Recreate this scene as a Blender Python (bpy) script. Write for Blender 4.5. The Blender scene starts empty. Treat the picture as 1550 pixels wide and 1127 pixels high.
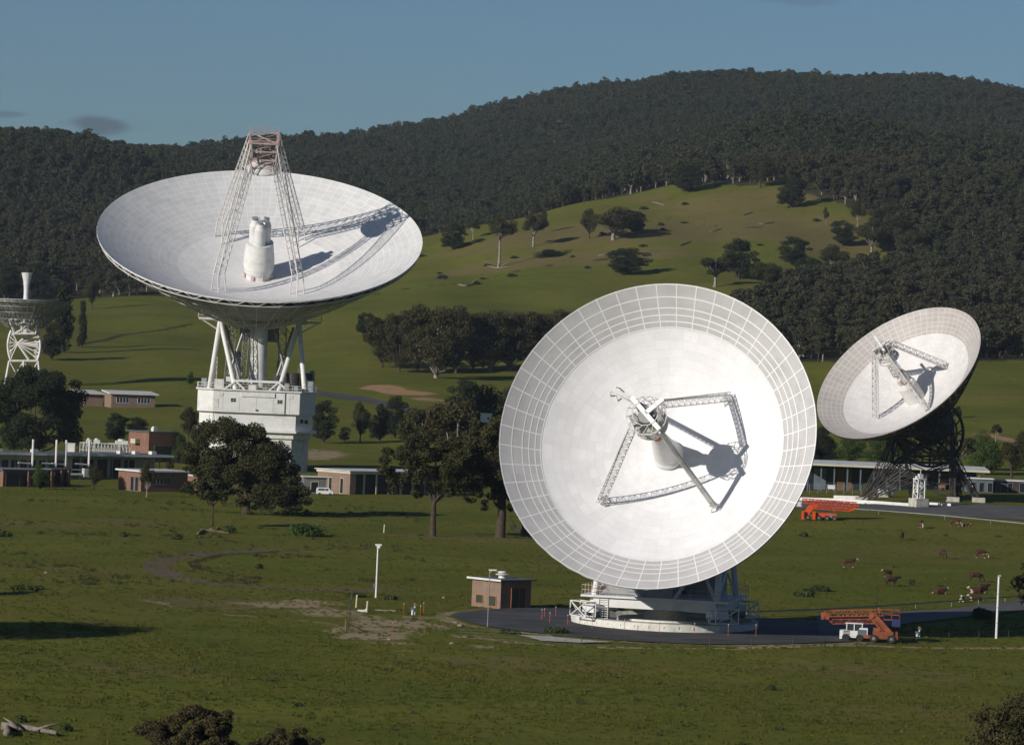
import bpy, math, random
import numpy as np
from mathutils import Vector, Matrix, Euler
R_ = math.radians
rng = random.Random(7)
NP = np.random.RandomState(11)
S = bpy.context.scene
COL = S.collection

# ------------------------------------------------------------------ camera
F = 6200.0; PW = 1550.0; PH = 1127.0; CAMH = 31.0
PITCH = math.atan(53.5 / F); ROLL = 0.042
Rc = Matrix.Rotation(math.pi / 2 - PITCH, 3, 'X') @ Matrix.Rotation(ROLL, 3, 'Z')
CAM = Vector((0, 0, CAMH))
cd = bpy.data.cameras.new('camera'); cam = bpy.data.objects.new('camera', cd); COL.objects.link(cam)
cam.matrix_world = Matrix.Translation(CAM) @ Rc.to_4x4()
cd.sensor_width = 36; cd.lens = 36 * F / PW; cd.clip_start = 1; cd.clip_end = 30000
S.camera = cam
RcT = Rc.transposed()

def ray(px, py):
    return Rc @ Vector(((px - PW / 2) / F, (PH / 2 - py) / F, -1.0))
def P(px, py, Y):
    d = ray(px, py); return CAM + d * (Y / d.y)
def proj(p):
    q = RcT @ (Vector(p) - CAM)
    return PW / 2 - q.x / q.z * F, PH / 2 + q.y / q.z * F
RN = np.array(Rc)
def projn(X, Y, Z):
    q = np.stack([X, Y, Z - CAMH], -1) @ RN
    return PW / 2 - q[..., 0] / q[..., 2] * F, PH / 2 + q[..., 1] / q[..., 2] * F

# ------------------------------------------------------------------ terrain
YN = [0, 60, 130, 210, 300, 640, 760, 886, 1000, 1130, 1240, 1350, 1600, 1900, 2150, 2400, 2700, 3200, 3800, 4600, 5200]
near = [29.2, 14.5, 3.5, 0.2, 0, 0]
def col(px, z760, z886, z1000, pys):
    zs = near + [z760, z886, z1000]
    for Y, p in zip(YN[9:20], pys): zs.append(P(px, p, Y).z)
    zs.append(zs[-1] + 10); return zs
COLS = [-300, 0, 300, 640, 900, 1050, 1200, 1550, 1950]
TAB = [
 col(0, 0, 0, 1.5,   [618, 588, 537, 480, 455, 400, 312, 216, 236, 244, 254]),
 col(0, 0, 0, 1.5,   [618, 588, 537, 480, 452, 400, 312, 216, 236, 244, 254]),
 col(300, 0, 0, 1.5, [630, 590, 550, 492, 446, 405, 340, 285, 262, 239, 250]),
 col(640, 0, 0, 2.0, [640, 600, 555, 475, 405, 355, 388, 345, 270, 198, 205]),
 col(900, 0, 0, 3.0, [650, 612, 570, 480, 385, 293, 305, 282, 222, 152, 158]),
 col(1050, 0, 1, 4,  [652, 612, 570, 475, 375, 287, 268, 243, 206, 132, 138]),
 col(1200, 2.5, 3, 5,[655, 612, 562, 470, 370, 287, 245, 208, 212, 131, 138]),
 col(1550, 4, 4.5, 7,[656, 612, 565, 482, 388, 318, 265, 226, 222, 148, 154]),
 col(1550, 4, 4.5, 7,[656, 612, 565, 490, 400, 330, 275, 240, 225, 150, 150])]
def hermite(xs, ys, x):
    xs = np.array(xs, float); ys = np.array(ys, float)
    d = np.diff(ys) / np.diff(xs); m = np.zeros_like(ys)
    m[0] = d[0]; m[-1] = d[-1]
    for i in range(1, len(xs) - 1):
        m[i] = 0 if d[i-1] * d[i] <= 0 else 2 * d[i-1] * d[i] / (d[i-1] + d[i])
    i = np.clip(np.searchsorted(xs, x) - 1, 0, len(xs) - 2)
    h = xs[i+1] - xs[i]; t = np.clip((x - xs[i]) / h, 0, 1)
    return ((2*t**3 - 3*t**2 + 1) * ys[i] + (t**3 - 2*t**2 + t) * h * m[i] + (-2*t**3 + 3*t**2) * ys[i+1] + (t**3 - t**2) * h * m[i+1])
YD = np.arange(0, 9001, 10.0); AD = np.arange(-300, 1951, 25.0)
T1 = np.array([hermite(YN, t, YD) for t in TAB])
T2 = np.array([hermite(COLS, T1[:, j], AD) for j in range(len(YD))]).T
WAV = [(R_(NP.uniform(0, 360)), NP.uniform(0, 6.28)) for _ in range(24)]
def zt(X, Y):
    X = np.asarray(X, float); Y = np.asarray(Y, float)
    a = np.clip(np.where(Y > 1, X / np.maximum(Y, 1) * F + PW / 2, 775), -300, 1949.9)
    ia = (a + 300) / 25; i = ia.astype(int); fa = ia - i
    iy = np.clip(Y, 0, 8999) / 10; j = iy.astype(int); fy = iy - j
    i = np.minimum(i, len(AD) - 2)
    z = (T2[i, j] * (1-fa) + T2[i+1, j] * fa) * (1-fy) + (T2[i, j+1] * (1-fa) + T2[i+1, j+1] * fa) * fy
    for k, (t, ph) in enumerate(WAV):
        if k < 8: lam, amp = 21 + 6*k, 0.045
        elif k < 14: lam, amp = 60 + 25*(k-8), 0.5*np.clip((Y-950)/500, 0, 1)
        else: lam, amp = 180 + 60*(k-14), 1.9*np.clip((Y-1300)/900, 0, 1)
        z = z + amp * np.sin((X*math.cos(t) + Y*math.sin(t)) * 6.283 / lam + ph)
    return z
def zg(x, y): return float(zt(x, y))
YR = 235 * 1.0035 ** np.arange(0, 900)
def GP(px, py):
    d = ray(px, py); X = d.x / d.y * YR; Zr = CAMH + d.z / d.y * YR
    dz = Zr - zt(X, YR); k = np.where(dz < 0)[0]
    k = int(k[0]) if len(k) else len(YR) - 1
    a, b = (YR[k-1], YR[k]) if k > 0 else (YR[0], YR[1])
    for _ in range(14):
        c = (a + b) / 2
        if CAMH + d.z/d.y*c - zg(d.x/d.y*c, c) < 0: b = c
        else: a = c
    return Vector((d.x/d.y*b, b, zg(d.x/d.y*b, b)))
def GD(px, Y):
    """ground point in pixel column px (about mid height) at depth Y"""
    x = (px - 775) / F * Y; z = zg(x, Y)
    for _ in range(3):
        q = proj((x, Y, z)); x += (px - q[0]) / F * Y; z = zg(x, Y)
    return Vector((x, Y, z))
def sc(Y): return F / Y

# ------------------------------------------------------------------ materials
def newmat(name):
    m = bpy.data.materials.new(name); m.use_nodes = True
    nt = m.node_tree; b = nt.nodes['Principled BSDF']; return m, nt, b
def N(nt, t, **k):
    n = nt.nodes.new(t)
    for a, v in k.items():
        if a in n.inputs.keys(): n.inputs[a].default_value = v
        else: setattr(n, a, v)
    return n
def math_(nt, op, a, b=None, c=None, clamp=False):
    n = nt.nodes.new('ShaderNodeMath'); n.operation = op; n.use_clamp = clamp
    for i, v in enumerate((a, b, c)):
        if v is None: continue
        if isinstance(v, (int, float)): n.inputs[i].default_value = v
        else: nt.links.new(v, n.inputs[i])
    return n.outputs[0]
def mix(nt, fac, a, b, blend='MIX'):
    n = nt.nodes.new('ShaderNodeMix'); n.data_type = 'RGBA'; n.blend_type = blend
    for s, v in ((0, fac), (6, a), (7, b)):
        if isinstance(v, (int, float)): n.inputs[s].default_value = v
        elif isinstance(v, (tuple, list)): n.inputs[s].default_value = (*v[:3], 1)
        else: nt.links.new(v, n.inputs[s])
    return n.outputs[2]
def noise(nt, scale, detail=4, rough=.55, vec=None, dist=0):
    n = N(nt, 'ShaderNodeTexNoise'); n.inputs['Scale'].default_value = scale
    n.inputs['Detail'].default_value = detail; n.inputs['Roughness'].default_value = rough
    n.inputs['Distortion'].default_value = dist
    if vec is not None: nt.links.new(vec, n.inputs['Vector'])
    return n.outputs['Fac']
def rmp(nt, v, lo, hi, a=0., b=1.):
    n = nt.nodes.new('ShaderNodeMapRange'); n.clamp = True; n.interpolation_type = 'SMOOTHSTEP'
    nt.links.new(v, n.inputs[0])
    for i, q in zip((1, 2, 3, 4), (lo, hi, a, b)): n.inputs[i].default_value = q
    return n.outputs[0]
def wcoord(nt): return nt.nodes.new('ShaderNodeNewGeometry').outputs['Position']
def simple(name, c, rough=.6, var=.25, scale=1.2, metallic=0, dirt=None, spec=.4, bump=0):
    m, nt, b = newmat(name); v = wcoord(nt)
    f = noise(nt, scale, 5, .6, v)
    lo = tuple(x * (1 - var) for x in c); hi = tuple(min(1, x * (1 + var * .6)) for x in c)
    cc = mix(nt, rmp(nt, f, .3, .7), lo, hi)
    if dirt:
        cc = mix(nt, rmp(nt, noise(nt, scale * .35, 6, .7, v), .52, .75, 0, .7), cc, dirt)
    nt.links.new(cc, b.inputs['Base Color'])
    b.inputs['Roughness'].default_value = rough; b.inputs['Metallic'].default_value = metallic
    b.inputs['Specular IOR Level'].default_value = spec
    if bump:
        bn = N(nt, 'ShaderNodeBump'); bn.inputs['Strength'].default_value = bump; bn.inputs['Distance'].default_value = .1
        nt.links.new(noise(nt, scale * 6, 5, .6, v), bn.inputs['Height']); nt.links.new(bn.outputs[0], b.inputs['Normal'])
    return m
WHITE = (.64, .64, .62)
M = {}
M['white'] = simple('white_paint', WHITE, .45, .08, .8, dirt=(.42, .38, .32))
M['whitesteel'] = simple('white_steel', (.60, .58, .56), .5, .12, .9, dirt=(.36, .28, .22))
M['pinksteel'] = simple('oxide_steel', (.50, .36, .32), .6, .2, .7, dirt=(.30, .16, .12))
M['rust'] = simple('rusty_orange', (.36, .13, .06), .7, .3, 2)
M['brightwhite'] = simple('fresh_white_paint', (.82, .82, .80), .4, .04, 1)
M['grey'] = simple('grey_paint', (.26, .28, .29), .55, .15, 1)
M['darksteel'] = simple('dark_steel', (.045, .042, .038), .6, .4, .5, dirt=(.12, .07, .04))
M['midsteel'] = simple('galvanised_steel', (.22, .22, .21), .5, .2, .5, metallic=.3)
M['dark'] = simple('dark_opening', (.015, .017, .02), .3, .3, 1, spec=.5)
M['glass'] = simple('window_glass', (.03, .04, .05), .08, .2, 1, spec=.8)
M['concrete'] = simple('concrete', (.42, .40, .35), .85, .2, 1.5, dirt=(.2, .17, .13), bump=.3)
M['ringwhite'] = simple('painted_concrete', (.60, .59, .53), .7, .15, 1.1, dirt=(.3, .27, .2))
M['asphalt'] = simple('asphalt', (.050, .049, .052), .9, .45, .18, dirt=(.12, .10, .085), bump=.4)
M['asphaltpale'] = simple('worn_asphalt', (.085, .082, .08), .9, .25, .2, dirt=(.14, .13, .11), bump=.3)
M['roofwhite'] = simple('white_roof_metal', (.62, .61, .57), .5, .12, .6, dirt=(.4, .36, .3))
M['roofgrey'] = simple('grey_roof_metal', (.10, .115, .125), .6, .2, .4)
M['cream'] = simple('cream_panel', (.48, .45, .33), .6, .1, .5)
M['green'] = simple('dark_green_paint', (.03, .045, .025), .5, .2, 1)
M['bluegrey'] = simple('blue_grey_panel', (.10, .125, .14), .5, .2, .6)
M['orange'] = simple('safety_orange', (.56, .075, .018), .5, .15, 1.5)
M['orangebrown'] = simple('faded_orange', (.23, .060, .02), .65, .35, 1.5, dirt=(.2, .07, .03))
M['redpeg'] = simple('red_orange_plastic', (.45, .085, .04), .6, .1, 2)
M['tyre'] = simple('tyre_rubber', (.02, .02, .02), .8, .2, 4)
M['blue'] = simple('dark_blue_paint', (.02, .03, .10), .5, .2, 2)
M['wood'] = simple('grey_timber', (.20, .17, .14), .9, .35, 3, bump=.5)
M['brownwood'] = simple('brown_timber', (.13, .085, .05), .9, .35, 3)
M['bark'] = simple('dark_bark', (.06, .042, .03), .95, .4, 2.5, bump=.6)
M['palebark'] = simple('pale_bark', (.23, .20, .165), .9, .35, 1.2, dirt=(.14, .11, .09), bump=.4)
M['stone'] = simple('field_stone', (.20, .17, .14), .9, .3, 2, bump=.5)
M['wire'] = simple('dull_wire', (.16, .15, .13), .6, .1, 2)

def brick(name, c1, c2, mortar):
    m, nt, b = newmat(name)
    tc = nt.nodes.new('ShaderNodeTexCoord')
    # pick wall-plane coordinates from the normal: horizontal run + height
    g = nt.nodes.new('ShaderNodeNewGeometry'); sp = nt.nodes.new('ShaderNodeSeparateXYZ'); nt.links.new(g.outputs['Position'], sp.inputs[0])
    cx = nt.nodes.new('ShaderNodeCombineXYZ')
    nt.links.new(math_(nt, 'ADD', sp.outputs[0], sp.outputs[1]), cx.inputs[0]); nt.links.new(sp.outputs[2], cx.inputs[1])
    br = nt.nodes.new('ShaderNodeTexBrick'); nt.links.new(cx.outputs[0], br.inputs['Vector'])
    br.inputs['Color1'].default_value = (*c1, 1); br.inputs['Color2'].default_value = (*c2, 1); br.inputs['Mortar'].default_value = (*mortar, 1)
    br.inputs['Scale'].default_value = 1.0; br.inputs['Brick Width'].default_value = .35; br.inputs['Row Height'].default_value = .12; br.inputs['Mortar Size'].default_value = .012
    f = noise(nt, .8, 5, .6, g.outputs['Position'])
    cc = mix(nt, rmp(nt, f, .3, .75, 0, .45), br.outputs['Color'], tuple(x*.6 for x in c1))
    nt.links.new(cc, b.inputs['Base Color']); b.inputs['Roughness'].default_value = .9
    return m
M['brick'] = brick('red_brick', (.22, .10, .062), (.17, .075, .05), (.2, .15, .12))
M['brickbrown'] = brick('tan_brick', (.23, .15, .11), (.18, .115, .08), (.22, .18, .14))

def dishmat(name, nrad, nring, r0, cin, cout, seam_in, seam_out, line_out=True, wr=.1, wt=.1):
    """polar panel pattern: UV.x = angle/turn, UV.y = r/R"""
    m, nt, b = newmat(name)
    uv = nt.nodes.new('ShaderNodeUVMap'); uv.uv_map = 'polar'
    sp = nt.nodes.new('ShaderNodeSeparateXYZ'); nt.links.new(uv.outputs[0], sp.inputs[0])
    def lines(v, n, w):
        t = math_(nt, 'FRACT', math_(nt, 'MULTIPLY', v, float(n)))
        return math_(nt, 'LESS_THAN', math_(nt, 'MINIMUM', t, math_(nt, 'SUBTRACT', 1., t)), w)
    rad = lines(sp.outputs[0], nrad, wr); ring = lines(sp.outputs[1], nring, wt)
    ln = math_(nt, 'MAXIMUM', rad, ring)
    outer = math_(nt, 'GREATER_THAN', sp.outputs[1], r0)
    v = wcoord(nt)
    # each panel very slightly its own tone
    cx = nt.nodes.new('ShaderNodeCombineXYZ')
    nt.links.new(math_(nt, 'FLOOR', math_(nt, 'MULTIPLY', sp.outputs[0], float(nrad))), cx.inputs[0])
    nt.links.new(math_(nt, 'FLOOR', math_(nt, 'MULTIPLY', sp.outputs[1], float(nring))), cx.inputs[1])
    wn = nt.nodes.new('ShaderNodeTexWhiteNoise'); wn.noise_dimensions = '2D'; nt.links.new(cx.outputs[0], wn.inputs['Vector'])
    tone = math_(nt, 'ADD', math_(nt, 'MULTIPLY', wn.outputs['Value'], .09), .95)
    tone = math_(nt, 'MULTIPLY', tone, rmp(nt, noise(nt, .35, 6, .65, v), .25, .75, .92, 1.03))
    tone = math_(nt, 'MULTIPLY', tone, rmp(nt, noise(nt, 2.5, 4, .7, v), .2, .5, .93, 1.0))
    ci = mix(nt, math_(nt, 'MULTIPLY', ln, seam_in), cin, tuple(x*.55 for x in cin))
    co = mix(nt, math_(nt, 'MULTIPLY', ln, seam_out), cout, cin if line_out else tuple(x*.5 for x in cout))
    cc = mix(nt, outer, ci, co)
    g = nt.nodes.new('ShaderNodeCombineXYZ')
    for i in range(3): nt.links.new(tone, g.inputs[i])
    cc = mix(nt, 1.0, cc, g.outputs[0], 'MULTIPLY')
    nt.links.new(cc, b.inputs['Base Color']); b.inputs['Roughness'].default_value = .55; b.inputs['Specular IOR Level'].default_value = .3
    return m
M['dish45'] = dishmat('near_dish_panels', 48, 20, .763, (.73, .72, .725), (.455, .447, .445), .14, .0, True, .02, .05)
M['dish43'] = dishmat('large_dish_panels', 96, 26, .5, (.72, .71, .70), (.61, .61, .60), .10, .8, True, .05, .07)
M['dish42'] = dishmat('far_dish_panels', 72, 24, .765, (.63, .61, .60), (.40, .37, .345), .10, .40, True, .08, .10)
M['dish46'] = dishmat('small_dish_panels', 48, 10, .5, (.5, .5, .48), (.38, .38, .36), .2, .4, False, .05, .05)

def leafmat(name, c, var=.35, trans=.15):
    m, nt, b = newmat(name); v = wcoord(nt)
    oi = nt.nodes.new('ShaderNodeObjectInfo')
    f = noise(nt, .45, 4, .6, v); f2 = noise(nt, 3.0, 2, .6, v); f3 = noise(nt, .011, 4, .6, v); f4 = noise(nt, .09, 3, .6, v)
    a = tuple(x * (1-var) for x in c); bb = (c[0]*(1+var*1.2), c[1]*(1+var), c[2]*(1+var*.5))
    cc = mix(nt, rmp(nt, f, .3, .7), a, bb)
    cc = mix(nt, rmp(nt, f2, .35, .7, 0, .6), cc, (c[0]*1.35, c[1]*1.1, c[2]*.85))
    cc = mix(nt, math_(nt, 'MULTIPLY', oi.outputs['Random'], .5), cc, (c[0]*1.5, c[1]*1.15, c[2]*1.25))
    cc = mix(nt, rmp(nt, f3, .38, .62, 0, .5), cc, (c[0]*.85, c[1]*1.15, c[2]*.75)); cc = mix(nt, rmp(nt, f4, .5, .7, 0, .45), cc, (c[0]*.55, c[1]*.6, c[2]*.6)); cc = mix(nt, rmp(nt, f4, .45, .32, 0, .4), cc, (c[0]*1.6, c[1]*1.5, c[2]*1.3))
    nt.links.new(cc, b.inputs['Base Color']); b.inputs['Roughness'].default_value = .75
    b.inputs['Specular IOR Level'].default_value = .15
    tr = nt.nodes.new('ShaderNodeBsdfTranslucent'); nt.links.new(cc, tr.inputs[0])
    ms = nt.nodes.new('ShaderNodeMixShader'); ms.inputs[0].default_value = trans
    nt.links.new(b.outputs[0], ms.inputs[1]); nt.links.new(tr.outputs[0], ms.inputs[2])
    nt.links.new(ms.outputs[0], nt.nodes['Material Output'].inputs[0])
    return m
M['leaf'] = leafmat('gum_leaves', (.041, .043, .017))
M['leafbrown'] = leafmat('brownish_leaves', (.058, .050, .024))
M['leafdark'] = leafmat('dark_leaves', (.022, .031, .014))
M['leafgreen'] = leafmat('green_leaves', (.040, .070, .016))
M['leafforest'] = leafmat('forest_leaves', (.043, .046, .026), .4)
M['leaffar'] = leafmat('far_forest_leaves', (.034, .041, .021), .4)
M['leafshrub'] = leafmat('shrub_leaves', (.050, .070, .025))

def paint_surface(name, c, rough=.9):
    return simple(name, c, rough, .3, .8, bump=.3)

# ------------------------------------------------------------------ mesh builder
class MB:
    def __init__(s): s.v = []; s.f = []; s.mi = []; s.cur = 0
    def add(s, vs, fs):
        o = len(s.v); s.v += [tuple(x) for x in vs]
        for f in fs: s.f.append(tuple(o + i for i in f)); s.mi.append(s.cur)
        return s
    def tube(s, p0, p1, r0, r1=None, n=6, cap=True):
        p0 = Vector(p0); p1 = Vector(p1); r1 = r0 if r1 is None else r1
        d = p1 - p0
        if d.length < 1e-6: return s
        d.normalize(); a = d.orthogonal().normalized(); b = d.cross(a)
        vs = []
        for p, r in ((p0, r0), (p1, r1)):
            for i in range(n):
                t = 2*math.pi*i/n; vs.append(p + (a*math.cos(t) + b*math.sin(t)) * r)
        fs = [(i, (i+1) % n, n+(i+1) % n, n+i) for i in range(n)]
        if cap: fs += [tuple(range(n-1, -1, -1)), tuple(range(n, 2*n))]
        return s.add(vs, fs)
    def path(s, pts, rs, n=8):
        """one continuous tapered tube through pts"""
        pts = [Vector(p) for p in pts]; vs = []; fs = []
        a = None
        for k, p in enumerate(pts):
            d = (pts[min(k+1, len(pts)-1)] - pts[max(k-1, 0)]).normalized()
            if a is None: a = d.orthogonal().normalized()
            else: a = (a - d * a.dot(d)).normalized()
            b = d.cross(a)
            for i in range(n):
                t = 2*math.pi*i/n; vs.append(p + (a*math.cos(t) + b*math.sin(t)) * rs[k])
        for k in range(len(pts)-1):
            for i in range(n): fs.append((k*n+i, k*n+(i+1) % n, (k+1)*n+(i+1) % n, (k+1)*n+i))
        fs += [tuple(range(n-1, -1, -1)), tuple((len(pts)-1)*n + i for i in range(n))]
        return s.add(vs, fs)
    def box(s, c, size, rz=0, B=None):
        c = Vector(c); B = B or Matrix.Rotation(rz, 3, 'Z'); x, y, z = (q/2 for q in size)
        vs = [c + B @ Vector((i*x, j*y, k*z)) for k in (-1, 1) for i, j in ((-1, -1), (1, -1), (1, 1), (-1, 1))]
        return s.add(vs, [(3, 2, 1, 0), (4, 5, 6, 7), (0, 1, 5, 4), (1, 2, 6, 5), (2, 3, 7, 6), (3, 0, 4, 7)])
    def beam(s, p0, p1, w, h, up=(0, 0, 1)):
        p0 = Vector(p0); p1 = Vector(p1); d = p1 - p0; L = d.length; d.normalize()
        x = d.cross(Vector(up))
        if x.length < 1e-3: x = d.orthogonal()
        x.normalize(); z = x.cross(d)
        B = Matrix((x, d, z)).transposed()
        return s.box((p0+p1)/2, (w, L, h), B=B)
    def prism(s, poly, z0, z1):
        n = len(poly)
        vs = [(x, y, z0) for x, y in poly] + [(x, y, z1) for x, y in poly]
        return s.add(vs, [tuple(range(n-1, -1, -1)), tuple(range(n, 2*n))] + [(i, (i+1) % n, n+(i+1) % n, n+i) for i in range(n)])
    def lathe(s, prof, n=24, T=None, a0=0, a1=2*math.pi, closed=True):
        T = T or Matrix.Identity(4); vs = []; fs = []; m = n if closed else n+1
        for r, z in prof:
            for i in range(m):
                t = a0 + (a1-a0)*i/n; vs.append(T @ Vector((r*math.cos(t), r*math.sin(t), z)))
        for k in range(len(prof)-1):
            for i in range(n):
                j = (i+1) % m
                fs.append((k*m+i, k*m+j, (k+1)*m+j, (k+1)*m+i))
        return s.add(vs, fs)
    def cyl(s, c, r, h, n=20, r1=None):
        return s.tube(c, Vector(c)+Vector((0, 0, h)), r, r1, n)
    def truss(s, p0, p1, w0, w1, n, rc, rd, side=(0, 0, 1), sides=3):
        p0 = Vector(p0); p1 = Vector(p1); d = (p1-p0).normalized()
        a = Vector(side); a = (a - d*a.dot(d)).normalized(); b = d.cross(a)
        def ch(k, t):
            w = w0 + (w1-w0)*t
            if sides == 3: ang = (math.pi/2, math.pi*7/6, math.pi*11/6)[k]; q = .58
            else: ang = math.pi/4 + k*math.pi/2; q = .707
            return p0.lerp(p1, t) + (b*math.cos(ang) + a*math.sin(ang)) * w*q
        for k in range(sides):
            s.tube(ch(k, 0), ch(k, 1), rc, rc, 5)
            k2 = (k+1) % sides
            for i in range(n+1):
                if i < n:
                    q = (k, k2) if i % 2 == 0 else (k2, k)
                    s.tube(ch(q[0], i/n), ch(q[1], (i+1)/n), rd, rd, 4, False)
                s.tube(ch(k, i/n), ch(k2, i/n), rd, rd, 4, False)
        return s
    def build(s, name, mats, parent=None, T=None, smooth=False, coll=True, uv=None):
        me = bpy.data.meshes.new(name)
        o0 = Vector((0, 0, 0))
        q = parent
        while q is not None: o0 = o0 + q.location; q = q.parent
        vs = s.v if T is None else [tuple(T @ Vector(v)) for v in s.v]
        vs = [(v[0]-o0.x, v[1]-o0.y, v[2]-o0.z) for v in vs]
        me.from_pydata(vs, [], s.f)
        if not isinstance(mats, (list, tuple)): mats = [mats]
        for m in mats: me.materials.append(M[m] if isinstance(m, str) else m)
        if len(mats) > 1: me.polygons.foreach_set('material_index', s.mi)
        if smooth: me.polygons.foreach_set('use_smooth', [True]*len(me.polygons))
        me.update()
        ob = bpy.data.objects.new(name, me)
        if coll: COL.objects.link(ob)
        if parent is not None: ob.parent = parent
        return ob

def tag(o, label, cat=None, group=None, kind=None):
    o['label'] = label
    if cat: o['category'] = cat
    if group: o['group'] = group
    if kind: o['kind'] = kind
    return o
def thing(name, loc, label, cat, group=None):
    o = bpy.data.objects.new(name, None); o.location = Vector(loc); o.empty_display_size = .5
    COL.objects.link(o); return tag(o, label, cat, group)
def kids(o): return [c for c in bpy.data.objects if c.parent == o]
KID = {}
def dup(root, loc, rz=0, scale=None, label=None, group=None):
    def rec(o, par):
        c = o.copy(); COL.objects.link(c)
        if par is not None: c.parent = par
        for ch in KID.setdefault(o.name, kids(o)): rec(ch, c)
        return c
    r = rec(root, None); r.location = loc; r.rotation_euler = (0, 0, rz)
    if scale is not None: r.scale = scale if hasattr(scale, '__len__') else (scale,)*3
    if label: r['label'] = label
    if group: r['group'] = group
    return r

# ------------------------------------------------------------------ ground sheet
azs = list(np.arange(-7000, -500, 500)) + list(np.arange(-500, -60, 20)) + list(np.arange(-60, 1620, 6)) + list(np.arange(1620, 2100, 20)) + list(np.arange(2100, 8600, 500))
ys = []; y = 0.0
while y < 5200:
    ys.append(y)
    y += 8 if y < 280 else 1.6 if y < 520 else 3.0 if y < 800 else 8 if y < 1600 else 14 if y < 4000 else 120
AZ, YY = np.meshgrid(np.array(azs, float), np.array(ys))
spread = np.maximum(YY, 90.0)
XX = (AZ - 775) / F * spread
ZZ = zt(XX, YY)
PX, PY = projn(XX, np.maximum(YY, 5), ZZ)
def ell(list_):
    w = np.zeros_like(XX)
    for (cx, cy, rx, ry, s) in list_:
        g = GP(cx, cy); mx = rx / sc(g.y)
        my = ry * g.y**2 / (F * 31) if g.y < 1000 else ry / sc(g.y) * 3
        d = np.sqrt(((XX - g.x)/mx)**2 + ((YY - g.y)/my)**2)
        w = np.maximum(w, s * np.clip(1.35 - d*.85, 0, 1))
    return w
def pathw(pts, width, s):
    gs = [GP(*p) for p in pts]; w = np.full_like(XX, 1e9)
    for a, b in zip(gs, gs[1:]):
        dx, dy = b.x-a.x, b.y-a.y; L = dx*dx+dy*dy
        t = np.clip(((XX-a.x)*dx + (YY-a.y)*dy)/L, 0, 1)
        w = np.minimum(w, np.hypot(XX-a.x-t*dx, YY-a.y-t*dy))
    return s * np.clip(1.6 - w/width*1.2, 0, 1)
PADX, PADY, _ = GD(1003, 450)
sand = ell([(590, 950, 110, 16, .62), (600, 944, 70, 8, 1.0), (560, 963, 60, 7, 1.0), (660, 948, 40, 5, .7), (510, 955, 30, 5, .75), (585, 972, 50, 4, .7), (470, 911, 50, 4, 1.0), (430, 915, 90, 6, .75),
            (500, 926, 70, 8, .72), (640, 934, 60, 4, .6), (735, 978, 50, 4, .6), (850, 925, 60, 3, .55), (890, 905, 40, 2, .4), (560, 934, 60, 5, .6), (620, 985, 40, 3, .5)])
sand = np.maximum(sand, pathw([(700, 962), (780, 972), (900, 979), (1100, 981), (1300, 976), (1560, 980)], 1.6, .75))
sand = np.maximum(sand, pathw([(225, 908), (300, 925), (420, 935), (520, 945)], 2.2, .5))
ringd = np.abs(np.hypot(XX - PADX, YY - PADY) - 24.3); sand = np.maximum(sand, .62*np.clip(1.5 - ringd/1.3, 0, 1)*(YY < PADY+30))
sand = np.maximum(sand, ell([(480, 688, 60, 7, .7), (230, 655, 60, 5, .3), (60, 700, 100, 4, .3)]))
brown = ell([(330, 912, 160, 10, .6), (860, 395, 200, 26, .95), (1000, 345, 330, 60, .92), (1130, 310, 160, 22, .8), (1250, 370, 90, 40, .75), (760, 400, 120, 24, .7), (1080, 300, 130, 14, .9), (1240, 345, 110, 30, .7), (980, 300, 60, 10, .7),
             (700, 385, 60, 20, .5), (1500, 520, 80, 20, .3), (1420, 835, 130, 12, .45), (1300, 830, 100, 14, .4), (60, 790, 120, 10, .5), (200, 790, 120, 8, .55),
             (450, 790, 120, 7, .5), (200, 1010, 240, 16, .5), (820, 1005, 260, 12, .5), (1300, 1015, 280, 14, .5), (900, 862, 220, 8, .5), (120, 862, 200, 8, .45), (560, 1060, 160, 14, .4), (1380, 1080, 200, 16, .45), (180, 480, 140, 16, .5), (420, 560, 160, 12, .4), (1500, 600, 120, 20, .45), (100, 830, 60, 6, .3), (700, 815, 220, 5, .6), (1150, 1060, 220, 20, .35), (300, 1040, 260, 22, .3), (700, 1090, 260, 20, .3)])
tr = pathw([(560, 893), (450, 890), (330, 882), (260, 872), (235, 858), (250, 846), (300, 840), (400, 835), (560, 832)], 1.8, .95)
brown = np.maximum(brown, tr)
track_dark = pathw([(340, 868), (300, 860), (292, 850), (330, 840), (420, 834), (560, 830)], .9, .95)
for pp, ww, ss in (([(430, 458), (560, 446), (650, 433), (760, 415), (860, 398), (920, 392)], 2.0, .72), ([(120, 522), (150, 516), (215, 503), (290, 490)], 2.2, .75), ([(1500, 548), (1400, 552), (1230, 560)], 1.6, .6), ([(860, 560), (700, 548), (560, 545)], 1.6, .5),
                   ([(640, 905), (760, 900), (960, 895)], .5, .6), ([(0, 880), (120, 888), (260, 884)], .5, .6), ([(1000, 330), (1100, 345), (1240, 350)], 1.5, .6), ([(880, 330), (980, 322), (1080, 330)], 1.4, .55)):
    track_dark = np.maximum(track_dark, pathw(pp, ww, ss))
orange = ell([(580, 587, 36, 10, 1), (618, 594, 42, 11, 1), (650, 604, 26, 9, 1)])
orange = np.maximum(orange, pathw([(1480, 655), (1510, 661), (1550, 672)], 3, .7))
sheetv = np.stack([XX, YY, ZZ], -1).reshape(-1, 3)
nr, nc = XX.shape
ii = np.arange(nr*nc).reshape(nr, nc)
q = np.stack([ii[:-1, :-1], ii[:-1, 1:], ii[1:, 1:], ii[1:, :-1]], -1).reshape(-1, 4)
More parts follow.
